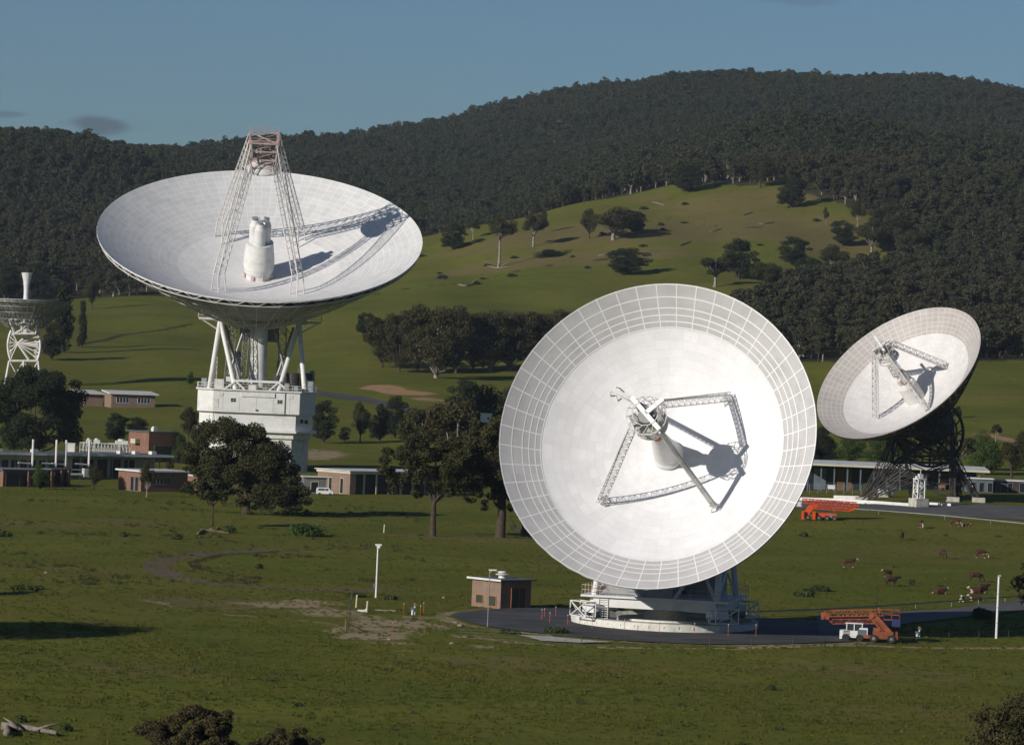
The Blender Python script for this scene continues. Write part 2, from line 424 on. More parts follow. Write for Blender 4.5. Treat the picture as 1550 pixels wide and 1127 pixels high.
def np_mesh(name, v, q):
    me = bpy.data.meshes.new(name); k = q.shape[1]
    me.vertices.add(len(v)); me.vertices.foreach_set('co', np.asarray(v, np.float32).ravel())
    me.loops.add(q.size); me.loops.foreach_set('vertex_index', q.astype(np.int32).ravel())
    me.polygons.add(len(q)); me.polygons.foreach_set('loop_start', np.arange(0, q.size, k, dtype=np.int32))
    me.update(calc_edges=True); return me
me = np_mesh('ground', sheetv, q)
me.polygons.foreach_set('use_smooth', [True]*len(me.polygons))
me.color_attributes.new('soil', 'FLOAT_COLOR', 'POINT'); me.attributes.new('track', 'FLOAT', 'POINT')
far = np.clip((YY-1250)/400, 0, 1)
tk = me.attributes['track']
trk = pathw([(600, 894), (450, 892), (330, 884), (262, 873), (233, 858), (250, 845), (300, 838), (400, 832)], 2.1, .95)
trk = np.maximum(trk, pathw([(130, 655), (200, 652), (290, 656)], 1.5, .6)); trk = np.maximum(trk, pathw([(470, 690), (560, 694), (640, 700)], 1.6, .75))
tk.data.foreach_set('value', trk.reshape(-1).astype(np.float32))
me.attributes['soil'].data.foreach_set('color', np.stack([sand, brown, orange, track_dark], -1).reshape(-1).astype(np.float32))
ground = bpy.data.objects.new('ground', me); COL.objects.link(ground)
tag(ground, 'green and olive pasture rising to the wooded hills', kind='structure')

GPOLY = [(-600, 458), (130, 450), (300, 446), (560, 385), (640, 352), (780, 318), (900, 288), (960, 280), (1180, 280), (1240, 298), (1300, 318), (1350, 345), (1362, 415), (1300, 428), (1240, 436), (1180, 452), (1115, 470), (1100, 548), (2600, 540), (2600, 3000), (-600, 3000)]
def inpoly(x, y, poly):
    c = np.zeros(x.shape, bool); n = len(poly)
    for i in range(n):
        x1, y1 = poly[i]; x2, y2 = poly[(i+1) % n]
        if y1 == y2: continue
        c ^= ((y1 > y) != (y2 > y)) & (x < (x2-x1)*(y-y1)/(y2-y1) + x1)
    return c
def is_forest(X, Y):
    Z = zt(X, Y); a, b = projn(X, Y, Z)
    f = ~inpoly(a, b, GPOLY) & (Y > 1330)
    return f | (Y > 2230)

FM = is_forest(XX, YY).astype(float); FM[1:-1, 1:-1] = (FM[1:-1, 1:-1] + FM[2:, 1:-1] + FM[:-2, 1:-1] + FM[1:-1, 2:] + FM[1:-1, :-2]) / 5
me.attributes.new('woodland', 'FLOAT', 'POINT'); me.attributes['woodland'].data.foreach_set('value', FM.reshape(-1).astype(np.float32))
def ground_mat():
    m, nt, b = newmat('pasture'); v = wcoord(nt)
    vs = nt.nodes.new('ShaderNodeMapping'); vs.inputs['Scale'].default_value = (1, .45, 1); nt.links.new(v, vs.inputs[0]); sv = vs.outputs[0]
    at = nt.nodes.new('ShaderNodeAttribute'); at.attribute_name = 'soil'
    sp = nt.nodes.new('ShaderNodeSeparateColor'); nt.links.new(at.outputs['Color'], sp.inputs[0])
    n1 = noise(nt, .028, 5, .6, v); n2 = noise(nt, .22, 6, .65, sv, .4); n3 = noise(nt, 1.6, 5, .7, sv); n4 = noise(nt, .008, 3, .5, v)
    c = mix(nt, rmp(nt, n1, .32, .68), (.094, .112, .011), (.142, .146, .021))
    c = mix(nt, rmp(nt, n2, .40, .75, 0, .6), c, (.132, .118, .026))
    c = mix(nt, rmp(nt, n3, .45, .75, 0, .35), c, (.050, .060, .012))
    c = mix(nt, rmp(nt, n2, .52, .30, 0, .5), c, (.060, .108, .012))
    c = mix(nt, rmp(nt, n4, .4, .62, 0, .5), c, (.118, .110, .022))
    c = mix(nt, rmp(nt, noise(nt, .55, 6, .75, sv, .8), .60, .72, 0, .55), c, (.045, .045, .015))
    def soil(k, colr, thr=.55, amp=1.0, mx=.9):
        global_w = k
        w = math_(nt, 'ADD', k, math_(nt, 'MULTIPLY', math_(nt, 'SUBTRACT', noise(nt, .30, 6, .7, sv, .6), .5), amp))
        return rmp(nt, w, thr-.15, thr+.15, 0, mx), colr
    for k, cl, th, amp, mx in ((sp.outputs[1], (.150, .120, .046), .45, .9, .85), (sp.outputs[0], (.33, .255, .165), .56, 1.0, .9), (sp.outputs[2], (.36, .215, .12), .42, .4, .95), (at.outputs['Alpha'], (.03, .022, .014), .5, .4, .8)):
        f, cl = soil(k, cl, th, amp, mx); c = mix(nt, f, c, cl)
    ms_ = nt.nodes.new('ShaderNodeMapping'); ms_.inputs['Scale'].default_value = (.06, .35, .5); nt.links.new(v, ms_.inputs[0])
    st = noise(nt, 1.0, 6, .7, ms_.outputs[0], .5)
    c = mix(nt, rmp(nt, st, .52, .66, 0, .5), c, (.060, .062, .016)); c = mix(nt, rmp(nt, st, .46, .34, 0, .45), c, (.150, .145, .030))
    sk = noise(nt, .16, 8, .8, sv, .3); c = mix(nt, rmp(nt, sk, .57, .68, 0, .6), c, (.052, .054, .016)); c = mix(nt, rmp(nt, sk, .42, .33, 0, .5), c, (.150, .135, .045))
    ta = nt.nodes.new('ShaderNodeAttribute'); ta.attribute_name = 'track'
    tw = math_(nt, 'ADD', ta.outputs['Fac'], math_(nt, 'MULTIPLY', math_(nt, 'SUBTRACT', noise(nt, .5, 5, .7, v), .5), .5))
    c = mix(nt, rmp(nt, tw, .38, .62, 0, .85), c, (.135, .105, .075))
    wa = nt.nodes.new('ShaderNodeAttribute'); wa.attribute_name = 'woodland'
    wf = math_(nt, 'ADD', wa.outputs['Fac'], math_(nt, 'MULTIPLY', math_(nt, 'SUBTRACT', noise(nt, .05, 5, .7, v), .5), .8))
    c = mix(nt, rmp(nt, wf, .4, .6, 0, .92), c, mix(nt, rmp(nt, n2, .4, .6), (.050, .044, .024), (.030, .034, .018)))
    nt.links.new(c, b.inputs['Base Color']); b.inputs['Roughness'].default_value = 1; b.inputs['Specular IOR Level'].default_value = .05
    bn = N(nt, 'ShaderNodeBump'); bn.inputs['Strength'].default_value = .55; bn.inputs['Distance'].default_value = .35
    hh = math_(nt, 'ADD', noise(nt, 1.1, 7, .72, sv, .3), math_(nt, 'MULTIPLY', noise(nt, .16, 4, .6, v), 1.2))
    nt.links.new(hh, bn.inputs['Height']); nt.links.new(bn.outputs[0], b.inputs['Normal'])
    return m
ground.data.materials.append(ground_mat())

# sheets that follow the ground (roads, pads)
def sheet(name, poly_px, mat, lift, label, step=2.0, world=None):
    pts = world or [tuple(GP(*p)[:2]) for p in poly_px]
    xs = [p[0] for p in pts]; yy = [p[1] for p in pts]
    import bmesh
    bm = bmesh.new(); vs = [bm.verts.new((x, y, 0)) for x, y in pts]; bm.faces.new(vs)
    def cut(co, no):
        bmesh.ops.bisect_plane(bm, geom=bm.verts[:]+bm.edges[:]+bm.faces[:], plane_co=co, plane_no=no)
    x = min(xs)+step
    while x < max(xs): cut((x, 0, 0), (1, 0, 0)); x += step
    y = min(yy)+step
    while y < max(yy): cut((0, y, 0), (0, 1, 0)); y += step
    bmesh.ops.triangulate(bm, faces=bm.faces[:])
    for v in bm.verts: v.co.z = zg(v.co.x, v.co.y) + lift
    bmesh.ops.recalc_face_normals(bm, faces=bm.faces[:])
    for f in bm.faces:
        if f.normal.z < 0: f.normal_flip()
    me = bpy.data.meshes.new(name); bm.to_mesh(me); bm.free(); me.materials.append(M[mat])
    o = bpy.data.objects.new(name, me); COL.objects.link(o); return tag(o, label, kind='structure')

C45 = GD(1006, 451)
PADC = GD(1003, 450)
pad = [(PADC.x + 23.2*math.cos(t)*(1+.02*math.sin(3*t)), PADC.y + 23.5*math.sin(t)) for t in [2*math.pi*i/48 for i in range(48)]]
sheet('pavement', None, 'asphalt', .10, 'round dark asphalt apron under the nearest dish', 2.0, pad)
sheet('road', [(1235, 932), (1330, 929), (1430, 923), (1500, 914), (1600, 901), (1600, 918), (1500, 930), (1430, 938), (1350, 948), (1280, 962), (1240, 962)], 'asphaltpale', .13, 'grey asphalt road leading right from the apron')
sheet('road', [(1150, 757), (1300, 763), (1700, 772), (1700, 800), (1400, 779), (1290, 771), (1150, 772)], 'asphaltpale', .10, 'grey service road in front of the right-hand antenna', 4)
sheet('path', [(783, 962), (830, 964), (880, 969), (930, 973), (880, 974), (820, 971)], 'concrete', .14, 'pale concrete strip along the apron edge', 2)
sheet('road', [(460, 588), (550, 600), (605, 614), (660, 624), (720, 634), (720, 640), (655, 631), (598, 621), (545, 607), (460, 594)], 'asphalt', .12, 'narrow road below the orange earth bank', 6)

# ------------------------------------------------------------------ trees
def leaf_cloud(centers, radii, counts, size, seed, flat=.75, outward=.55):
    r = np.random.RandomState(seed); V = []; 
    for c, rad, n in zip(centers, radii, counts):
        d = r.normal(size=(n, 3)); d /= np.linalg.norm(d, axis=1)[:, None]
        rr = rad * (r.uniform(.12, 1, n) ** .42)
        p = d * rr[:, None]; p[:, 2] *= flat
        p += c
        nn = d * outward + r.normal(size=(n, 3)) * .5; nn[:, 2] += .15; nn /= np.linalg.norm(nn, axis=1)[:, None]
        t = np.cross(nn, r.normal(size=(n, 3))); t /= np.linalg.norm(t, axis=1)[:, None]
        b = np.cross(nn, t); s = size * r.uniform(.6, 1.4, n)[:, None]
        V.append(np.stack([p - t*s*.5 - b*s*.28, p + t*s*.1 - b*s*.5, p + t*s*.55 + b*s*.2, p - t*s*.15 + b*s*.5], 1).reshape(-1, 3))
    V = np.concatenate(V); return V, np.arange(len(V)).reshape(-1, 4)
def tree_meshes(name, seed, H, W, trunk=.3, ncl=26, nleaf=4000, leaf=.35, rclump=.17, bark='bark', mat='leaf', style='gum', lean=0, rtr=None, lobes=None):
    """two meshes: crown and trunk (with its limbs)"""
    r = random.Random(seed); cen = []; rad = []
    zc = H*(trunk + (1-trunk)*.5); hz = H*(1-trunk)*.5
    if lobes:
        tot = sum(l[2]*l[3] for l in lobes)
        for (lx, lz, rx, rz) in lobes:
            for _ in range(max(4, int(ncl*rx*rz/tot))):
                while True:
                    x, y, z = (r.uniform(-1, 1) for _ in range(3)); q = x*x+y*y+z*z
                    if .3 < q < 1: break
                k = min(rx, rz*1.3)*r.uniform(.28, .5); cen.append((lx + x*(rx-k*.6), y*(rx-k*.6)*.9, max(.3, lz + z*(rz-k*.5)))); rad.append(k)
        ncl = 0
    while len(cen) < ncl:
        if style == 'poplar':
            t = r.random(); z = H*(.06+.9*t); w = W*.5*math.sin(math.pi*min(1, .12+t*.88)**.8)*.9
            a = r.uniform(0, 6.28); q = r.random()**.5*w*.7
            cen.append((q*math.cos(a), q*math.sin(a), z)); rad.append(W*r.uniform(.16, .26)); continue
        x, y, z = (r.uniform(-1, 1) for _ in range(3)); l = math.sqrt(x*x+y*y+(z*z if z > 0 or trunk > .16 else z*z*.45))
        if l > 1 or l < .45: continue
        if style == 'gum' and z < -.55 and trunk > .16 and r.random() < .6: continue
        lop = 1 + .22*math.sin(3*math.atan2(y, x) + seed)
        k = W*r.uniform(.6, 1.25)*rclump
        cen.append((x*(W/2-k*.7)*lop + lean*H*.3, y*(W/2-k*.7)*lop, zc + z*(hz-k*.45) + (1 - x*x - y*y)*hz*.08)); rad.append(k)
    tot = sum(q*q for q in rad); cnt = [max(8, int(nleaf*q*q/tot)) for q in rad]
    V, Q = leaf_cloud([np.array(c) for c in cen], rad, cnt, leaf, seed+5, flat=.72 if style != 'poplar' else 1.3)
    cm = np_mesh(name+'_crown', V, Q); cm.materials.append(M[mat])
    mb = MB(); rt = rtr or max(.12, H*.028)
    zt_ = H*trunk; fork = Vector((lean*H*.12, 0, zt_*.95)); k1 = Vector((lean*H*.03 + r.uniform(-.03, .03)*H*.3, r.uniform(-.1, .1), zt_*.5))
    mb.path([(0, 0, -.6), (0, 0, .05), k1, fork, fork.lerp(Vector((lean*H*.3, 0, zc)), .6), Vector((lean*H*.3, 0, zc+hz*.4))], [rt*1.7, rt*1.25, rt, rt*.85, rt*.5, rt*.15], 8)
    if style != 'poplar':
        order = sorted(range(len(cen)), key=lambda i: -rad[i])[:max(5, min(16, ncl//2))]
        for i in order:
            c = Vector(cen[i]); m_ = fork.lerp(c, .5) + Vector((r.uniform(-.4, .4), r.uniform(-.4, .4), r.uniform(-.2, .5)))*(W*.05) + Vector((0, 0, -hz*.12))
            mb.path([fork - Vector((0, 0, rt)), fork.lerp(m_, .5), m_, c], [rt*.55, rt*.42, rt*.28, rt*.08], 5)
    tmm = mb.build('t', bark, coll=False); tm = tmm.data; bpy.data.objects.remove(tmm); tm.name = name+'_trunk'
    tm.polygons.foreach_set('use_smooth', [True]*len(tm.polygons))
    return cm, tm
def place_tree(name, cm, tm, loc, rz, s, label, cat='tree', group=None):
    o = thing(name, loc, label, cat, group); o.rotation_euler = (0, 0, rz); o.scale = s if hasattr(s, '__len__') else (s, s, s)
    for nm, me_ in (('trunk', tm), ('crown', cm)):
        c = bpy.data.objects.new(nm, me_); COL.objects.link(c); c.parent = o
    return o
# prototypes, all H=12 W=10 nominal
GUM = [tree_meshes('gum%d' % i, 20+i, 12, 10, trunk=(.22, .3, .18, .34, .26)[i], ncl=(26, 20, 34, 18, 28)[i], nleaf=8000, leaf=.28, bark=('palebark', 'palebark', 'bark', 'palebark', 'bark')[i]) for i in range(5)]
GROVE = [tree_meshes('grove%d' % i, 33+i, 12, 10, trunk=(.06, .14, .10, .2)[i], ncl=(40, 32, 36, 26)[i], nleaf=10000, leaf=.28, bark=('palebark', 'bark', 'bark', 'palebark')[i]) for i in range(4)]
DARK = [tree_meshes('dark%d' % i, 40+i, 12, 9, trunk=.05, ncl=46, nleaf=11000, leaf=.28, rclump=.18, mat='leafdark') for i in range(2)]
GREEN = [tree_meshes('grn%d' % i, 50+i, 12, 11, trunk=.04, ncl=46, nleaf=11000, leaf=.28, rclump=.18, mat='leafgreen') for i in range(2)]
POP = [tree_meshes('pop%d' % i, 60+i, 18, 5, trunk=.08, ncl=46, nleaf=5200, leaf=.4, mat='leafdark', style='poplar') for i in range(2)]

def T(px, py, hpx, wpx, lib, label, name='gum_tree', group=None, k=None, cat='tree'):
    g = GP(px, py); s = sc(g.y); H = hpx/s; W = wpx/s
    i = (int(px*7+py*3) if k is None else k) % len(lib); cm, tm = lib[i]
    h0, w0 = (18., 5.) if lib is POP else (12., 9.) if lib is DARK else (12., 11.) if lib is GREEN else (12., 10.)
    return place_tree(name, cm, tm, g, rng.uniform(0, 6.28), (W/w0, W/w0, H/h0*.97), label, cat, group)

# hero trees with meshes of their own
def hero(px, py, hpx, wpx, label, seed, name='gum_tree', rz=0, Y=None, lobes=None, **kw):
    g = GP(px, py) if Y is None else GD(px, Y); s = sc(g.y)
    if lobes:
        L = []
        for (a, b, ra, rb) in lobes: q = P(a, b, g.y) - g; L.append((q.x, q.z, ra/s, rb/s))
        kw['lobes'] = L
    cm, tm = tree_meshes('hero%d' % seed, seed, hpx/s, wpx/s, **kw)
    return place_tree(name, cm, tm, g, rz, 1, label)
hero(372, 778, 152, 212, 'broad dark gum tree standing in front of the pedestal of the largest dish', 101, trunk=.16, ncl=210, nleaf=90000, leaf=.26, rclump=.10, rtr=.6, lobes=[(340, 660, 50, 32), (385, 662, 32, 26), (300, 688, 32, 26), (272, 704, 22, 14), (400, 695, 44, 34), (345, 710, 60, 34), (412, 738, 48, 34), (448, 752, 30, 24), (300, 738, 28, 16), (425, 766, 50, 14), (378, 762, 30, 14), (465, 772, 18, 10), (285, 742, 22, 14), (322, 752, 30, 14), (350, 740, 40, 16), (452, 764, 34, 14), (398, 772, 40, 10), (425, 715, 30, 24)])
hero(655, 811, 158, 165, 'spreading gum tree with a single straight trunk, left of the nearest dish', 102, trunk=.36, ncl=120, nleaf=34000, leaf=.26, rclump=.125, rtr=.42, lobes=[(605, 688, 38, 20), (642, 672, 36, 22), (688, 684, 42, 24), (640, 722, 44, 20), (585, 716, 24, 18), (598, 742, 18, 10), (694, 726, 40, 26), (664, 748, 34, 12), (716, 752, 22, 12), (660, 700, 60, 26), (625, 742, 26, 12)])
hero(757, 813, 215, 160, 'tall gum tree with a thick dark trunk beside the left rim of the nearest dish', 103, trunk=.34, ncl=140, nleaf=42000, leaf=.26, rclump=.125, rtr=.65, lobes=[(735, 690, 42, 26), (752, 650, 40, 26), (788, 680, 32, 34), (712, 650, 26, 18), (776, 735, 34, 24), (742, 735, 34, 22), (722, 762, 24, 12), (784, 768, 22, 12), (755, 712, 44, 34), (735, 668, 34, 26), (765, 752, 36, 20)])
hero(796, 812, 150, 90, 'leaning dark-trunked gum tree half hidden behind the left rim of the nearest dish', 104, trunk=.4, ncl=24, nleaf=7000, leaf=.34, rclump=.15, rtr=.6, lean=-.35)
hero(321, 796, 72, 58, 'small slender gum tree on a thin trunk in front of the broad dark gum', 105, trunk=.45, ncl=20, nleaf=3500, leaf=.3, rclump=.16, rtr=.16)
hero(50, 690, 142, 165, 'large round dark green tree behind the low brick huts at the left edge', 106, name='broadleaf_tree', trunk=.02, ncl=110, nleaf=60000, leaf=.32, rclump=.10, mat='leafdark')
hero(1572, 962, 118, 118, 'sparse brownish gum tree beside the road at the right edge', 107, trunk=.25, ncl=30, nleaf=2200, leaf=.26, rclump=.12, rtr=.14, mat='leafbrown')
hero(1532, 0, 262, 190, 'leafy gum tree whose crown fills the bottom right corner', 108, Y=255, trunk=.4, ncl=110, nleaf=26000, leaf=.11, rtr=.2, mat='leafbrown', lobes=[(1505, 1085, 34, 24), (1545, 1070, 34, 26), (1475, 1115, 26, 14), (1525, 1125, 60, 34), (1580, 1100, 40, 40)])
hero(285, 0, 196, 190, 'brownish gum crown rising from the bottom edge, the larger of two at left', 109, Y=250, trunk=.4, ncl=120, nleaf=80000, leaf=.10, rtr=.16, mat='leafbrown', lobes=[(232, 1108, 40, 22), (290, 1090, 40, 26), (338, 1084, 22, 14), (326, 1092, 24, 14), (262, 1140, 60, 30), (345, 1120, 30, 24), (205, 1132, 26, 16), (310, 1160, 60, 30), (262, 1105, 60, 22), (320, 1105, 40, 22), (285, 1125, 80, 24)])
hero(432, 0, 160, 200, 'lower brownish gum crown at the bottom edge, right of its larger neighbour', 110, Y=250, trunk=.4, ncl=80, nleaf=50000, leaf=.10, rtr=.14, mat='leafbrown', lobes=[(398, 1122, 26, 14), (440, 1112, 34, 18), (482, 1126, 22, 12), (430, 1150, 60, 26), (440, 1130, 60, 18), (470, 1160, 40, 20)])
# out of frame at the left: the trees that throw the long shadows across the pasture
hero(-270, 0, 200, 330, 'gum tree outside the left of the picture, casting the broad shadow', 111, Y=391, trunk=.2, ncl=70, nleaf=22000, leaf=.4, rclump=.14)
hero(-185, 0, 118, 110, 'smaller gum tree outside the left of the picture that throws the thin shadow', 112, Y=446, trunk=.3, ncl=24, nleaf=4000, leaf=.4, rclump=.15)

hero(755, 404, 82, 60, 'tall gum with a long bare white trunk on the hillside', 120, trunk=.52, ncl=22, nleaf=5200, leaf=.45, rclump=.16, bark='palebark', rtr=.55)
TL = [
 # middle cluster behind the two big gums
 (690, 742, 165, 125, GUM, 'tall bushy gum behind the straight-trunked gum left of the nearest dish'),
 (636, 722, 112, 95, GUM, 'rounded gum behind the low glazed brick building, left of its taller neighbours'),
 (742, 712, 132, 95, GUM, 'dark gum next to the small white sign left of the nearest dish'),
 (812, 720, 128, 110, GUM, 'gum tree partly hidden behind the left edge of the nearest dish'),
 (704, 648, 75, 62, DARK, 'dark dome-shaped tree below the orange earth bank'),
 (770, 640, 60, 80, GUM, 'low wide gum just above the tall gum beside the nearest dish'),
 # left
 (94, 533, 112, 42, POP, 'broad dark poplar beside the small white-legged antenna'),
 (123, 525, 72, 19, POP, 'narrow dark poplar on the slope, right of the broad poplar'),
 (78, 545, 62, 36, DARK, 'dark tree right behind the small antenna\'s lattice mount'),
 (139, 468, 52, 30, GUM, 'thin gum at the forest edge left of the largest dish'),
 (12, 452, 56, 40, DARK, 'dark tree behind the small antenna at the left edge'),
 (58, 452, 44, 34, DARK, 'dark tree behind the hourglass feed of the small antenna'),
 (174, 668, 44, 44, DARK, 'dark bushy tree left of the tall brick plant room'),
 (207, 666, 38, 36, DARK, 'smaller dark tree touching the tall brick plant room'),
 (284, 672, 58, 34, GUM, 'upright gum at the left side of the white pedestal'),
 (288, 582, 20, 15, GREEN, 'tiny lone tree on the slope left of the white alidade box'),
 (222, 752, 56, 26, GUM, 'small sapling in front of the red brick office'),
 (142, 741, 40, 30, GUM, 'small sapling among the white pipes left of the red brick office'),
 (60, 740, 38, 30, GREEN, 'small green sapling in front of the low brick huts'),
 (265, 700, 52, 30, GREEN, 'light green tree at the right corner of the tall brick plant room'),
 # right of the largest antenna
 (490, 670, 66, 48, DARK, 'dark oval tree just right of the white pedestal'),
 (521, 668, 24, 20, DARK, 'very small round tree right of the dark oval tree'),
 (545, 669, 62, 34, GUM, 'first tree of the row of three right of the white pedestal'),
 (574, 668, 58, 34, DARK, 'middle tree of the row of three right of the white pedestal'),
 (597, 663, 66, 42, DARK, 'last and tallest tree of the row of three right of the white pedestal'),
 (551, 508, 38, 30, DARK, 'lone tree on the grass slope just right of the largest dish'),
 # hill
 (686, 378, 42, 42, DARK, 'leftmost tree on the crest of the grass hill'),
 (716, 362, 34, 24, GUM, 'thin pale-trunked gum on the crest, second from the left'),
 (807, 373, 52, 46, GUM, 'bushy gum with a short white trunk right of the tall bare-trunked one'),
 (823, 352, 36, 16, GUM, 'very thin gum on the crest behind the bushy white-trunked one'),
 (892, 361, 46, 30, GUM, 'narrow gum left of the wide gum on the grass hill'),
 (928, 363, 52, 82, GUM, 'widest gum on the grass hill with a white trunk'),
 (958, 352, 34, 46, DARK, 'low dark foliage standing in for the tree shade right of the widest hill gum'),  # tree mesh added where the slope only has tree shade
 (950, 416, 42, 70, DARK, 'low spreading dark tree on the slope above the nearest dish'),
 (833, 389, 12, 30, DARK, 'flat dark foliage standing in for a shadow on the grass of the hill'),  # squat dark crown drawn in place of a cast shadow
 (1082, 434, 54, 70, GUM, 'grey-green gum above the top right rim of the nearest dish'),
 (1118, 422, 62, 62, DARK, 'taller dark gum right behind the grey-green one above the nearest dish'),
 (1199, 401, 44, 56, DARK, 'round dark tree at the lower right of the clearing'),
 (1198, 314, 50, 52, DARK, 'dark tree at the upper right corner of the clearing'),
 (1298, 343, 42, 26, GUM, 'thin pale-trunked gum at the right edge of the clearing'),
 (1319, 384, 56, 54, GUM, 'tall white-trunked gum at the far right of the clearing'),
 (1352, 380, 54, 60, DARK, 'dark gum right of the tall white-trunked one'),
 (1250, 340, 28, 10, GUM, 'spindly young gum in the open at the top right of the clearing'),
 (1275, 372, 40, 44, DARK, 'dark tree standing in the right part of the clearing'),
 (1338, 352, 44, 48, GUM, 'gum at the ragged right edge of the clearing, above the dark one'),
 (1262, 412, 44, 50, GUM, 'gum at the lower right edge of the clearing'),
 (1225, 432, 46, 54, DARK, 'dark tree below the round dark tree of the clearing'),
 (1158, 446, 50, 56, GUM, 'gum just above the top right rim of the nearest dish, right of the dark pair'),
 (1385, 392, 52, 50, GUM, 'gum with pale trunk in the thin wood right of the clearing'),
 (1040, 291, 48, 56, DARK, 'dark tree on the top edge of the grass hill'),
 (972, 284, 44, 44, GUM, 'pale leaning gum on the top edge of the grass hill'),
 (1150, 284, 50, 50, GUM, 'gum on the top edge of the hill left of the clearing corner'),
 # behind the right-hand antenna
 (1243, 694, 52, 46, DARK, 'dark tree at the left end of the long white roof'),
 (1286, 700, 48, 50, GREEN, 'green tree behind the long white roof, under the tilted dish'),
 (1332, 703, 52, 56, GREEN, 'second green tree behind the long white roof'),
 (1372, 704, 46, 50, GREEN, 'green tree hidden behind the dark lattice mount'),
 (1450, 712, 60, 62, GUM, 'brownish gum just right of the dark lattice mount'),
 (1490, 718, 66, 62, GREEN, 'bright green tree behind the low building at the right'),
 (1531, 724, 56, 58, GUM, 'olive gum right of the bright green tree'),
 (1556, 700, 52, 44, GUM, 'gum tree cut by the right edge above the low building'),
 (1450, 632, 18, 16, DARK, 'small dark shrub on the slope right of the lattice mount'),
 (1507, 668, 28, 20, GUM, 'little gum beside the brown track at the right'),
]
for t in TL: T(*t)
og = 'trees of the grove below the grass hill'
ords = ['first', 'second', 'third', 'fourth', 'fifth', 'sixth', 'seventh', 'eighth', 'ninth', 'tenth', 'eleventh', 'twelfth']
fr = [(578, 556, 84, 48), (604, 562, 78, 46), (632, 563, 98, 62), (660, 572, 112, 74), (690, 565, 98, 56), (716, 562, 90, 52), (742, 562, 96, 60), (772, 560, 92, 54), (800, 559, 84, 54), (828, 558, 92, 60), (856, 556, 88, 54)]
for i, (a, b, h, w) in enumerate(fr):
    T(a, b, h*1.04, w*1.25, GROVE, '%s tree from the left in the front row of the grove below the hill' % ords[i], group=og)
bk = [(590, 532, 56, 40), (618, 528, 58, 44), (648, 530, 68, 56), (706, 530, 60, 50), (738, 526, 58, 46), (782, 530, 62, 50), (824, 528, 58, 48), (866, 530, 66, 50)]
for i, (a, b, h, w) in enumerate(bk):
    T(a, b, h, w*1.2, GROVE, '%s tree from the left in the back row of the grove below the hill' % ords[i], group=og)
bk = [(1130, 545, 70, 50), (1170, 548, 74, 50), (1212, 551, 80, 52), (1246, 552, 74, 50)]

# shrubs and logs in the pasture
def shrub(px, py, h, w, label, mat='leafshrub', seed=0, leaf=.22, Y=None):
    g = GP(px, py); s = sc(g.y); H = h/s; W = w/s; r = random.Random(seed+int(px))
    cen = []; rad = []; n = max(5, int(10*w/h))
    for _ in range(n):
        a = r.uniform(0, 6.28); q = r.random()**.6*W*.38
        cen.append(np.array((q*math.cos(a), q*math.sin(a)*.7, H*.4*(1-(q/W*1.6)**2)))); rad.append(H*r.uniform(.38, .55))
    V, Q = leaf_cloud(cen, rad, [int(max(24, 1100/n))]*n, leaf, seed+3, .9)
    V[:, 2] = np.maximum(V[:, 2], -.1)
    me_ = np_mesh('shrub', V, Q); me_.materials.append(M[mat]); o = bpy.data.objects.new('shrub', me_); COL.objects.link(o); o.location = g
    return tag(o, label, 'shrub', 'shrubs scattered over the pasture')
shrub(463, 811, 24, 66, 'wide round green bush on the pasture right of the broad gum', 'leafgreen', 1, .3)
for a in [(4, 812, 14, 22, 'dark green bush at the left edge of the pasture'), (268, 816, 11, 13, 'small dark bush left of the log pile'), (187, 812, 9, 12, 'tiny bush left of centre in the weedy pasture'),
          (345, 806, 15, 22, 'olive bush growing through the log pile'), (392, 860, 9, 7, 'tiny upright bush inside the bend of the dirt track'), (40, 892, 9, 60, 'low brown scrub patch near the left edge'),
          (1240, 894, 12, 40, 'low weedy bush left of the cattle'), (1215, 902, 9, 36, 'low scrub patch just left of the thin grey pole'), (1168, 1044, 9, 10, 'single tussock bush casting a shadow in the foreground'),
          (1222, 898, 10, 24, 'small scrub clump right of the nearest dish'), (1216, 812, 10, 7, 'small dark shrub in front of the red boom lift'), (1480, 936, 22, 14, 'dark thistle-like shrub at the roadside, the left of two'),
          (1493, 936, 18, 10, 'dark thistle-like shrub at the roadside, the right of two'), (1378, 884, 9, 8, 'little green tuft right of the grazing calf'), (32, 1092, 12, 12, 'small plant above the fallen log'),
          (540, 903, 8, 30, 'dark weeds at the foot of the white camera pole'), (590, 907, 8, 24, 'dark weeds right of the white camera pole'), (840, 958, 12, 44, 'dark green bank weeds in front of the apron'),
          (770, 960, 9, 40, 'weeds left of the pale concrete strip'), (100, 1106, 13, 14, 'spiky green plant beside the fallen log'), (452, 1068, 5, 12, 'small dark tuft above the lower gum crown')]:
    shrub(*a[:4], a[4], 'leafshrub', 7, .2)

HS = random.Random(21); first = None; n_ = 0
while n_ < 34:
    a, b = HS.uniform(620, 1330), HS.uniform(300, 450)
    if not (b > 300 + abs(a-1080)*.14 - (0 if a > 900 else -8)) or (abs(a-1000) < 240 and b > 425): continue
    g = GP(a, b)
    if g.y < 1400 or bool(is_forest(np.array([g.x]), np.array([g.y]))[0]): continue
    n_ += 1
    if first is None:
        V, Q = leaf_cloud([np.array((0, 0, .5)), np.array((.6, .2, .4))], [.9, .7], [60, 50], .4, 9, .8)
        me_ = np_mesh('hill_shrub', V, Q); me_.materials.append(M['leafdark'])
        first = me_
    o = bpy.data.objects.new('hill_shrub', first); COL.objects.link(o); o.location = g; k = HS.uniform(.7, 1.9); o.scale = (k*HS.uniform(1, 1.8), k, k*.8)
    tag(o, 'tiny dark shrub dotted over the open grass of the hill', 'shrub', 'tiny shrubs on the open hillside')
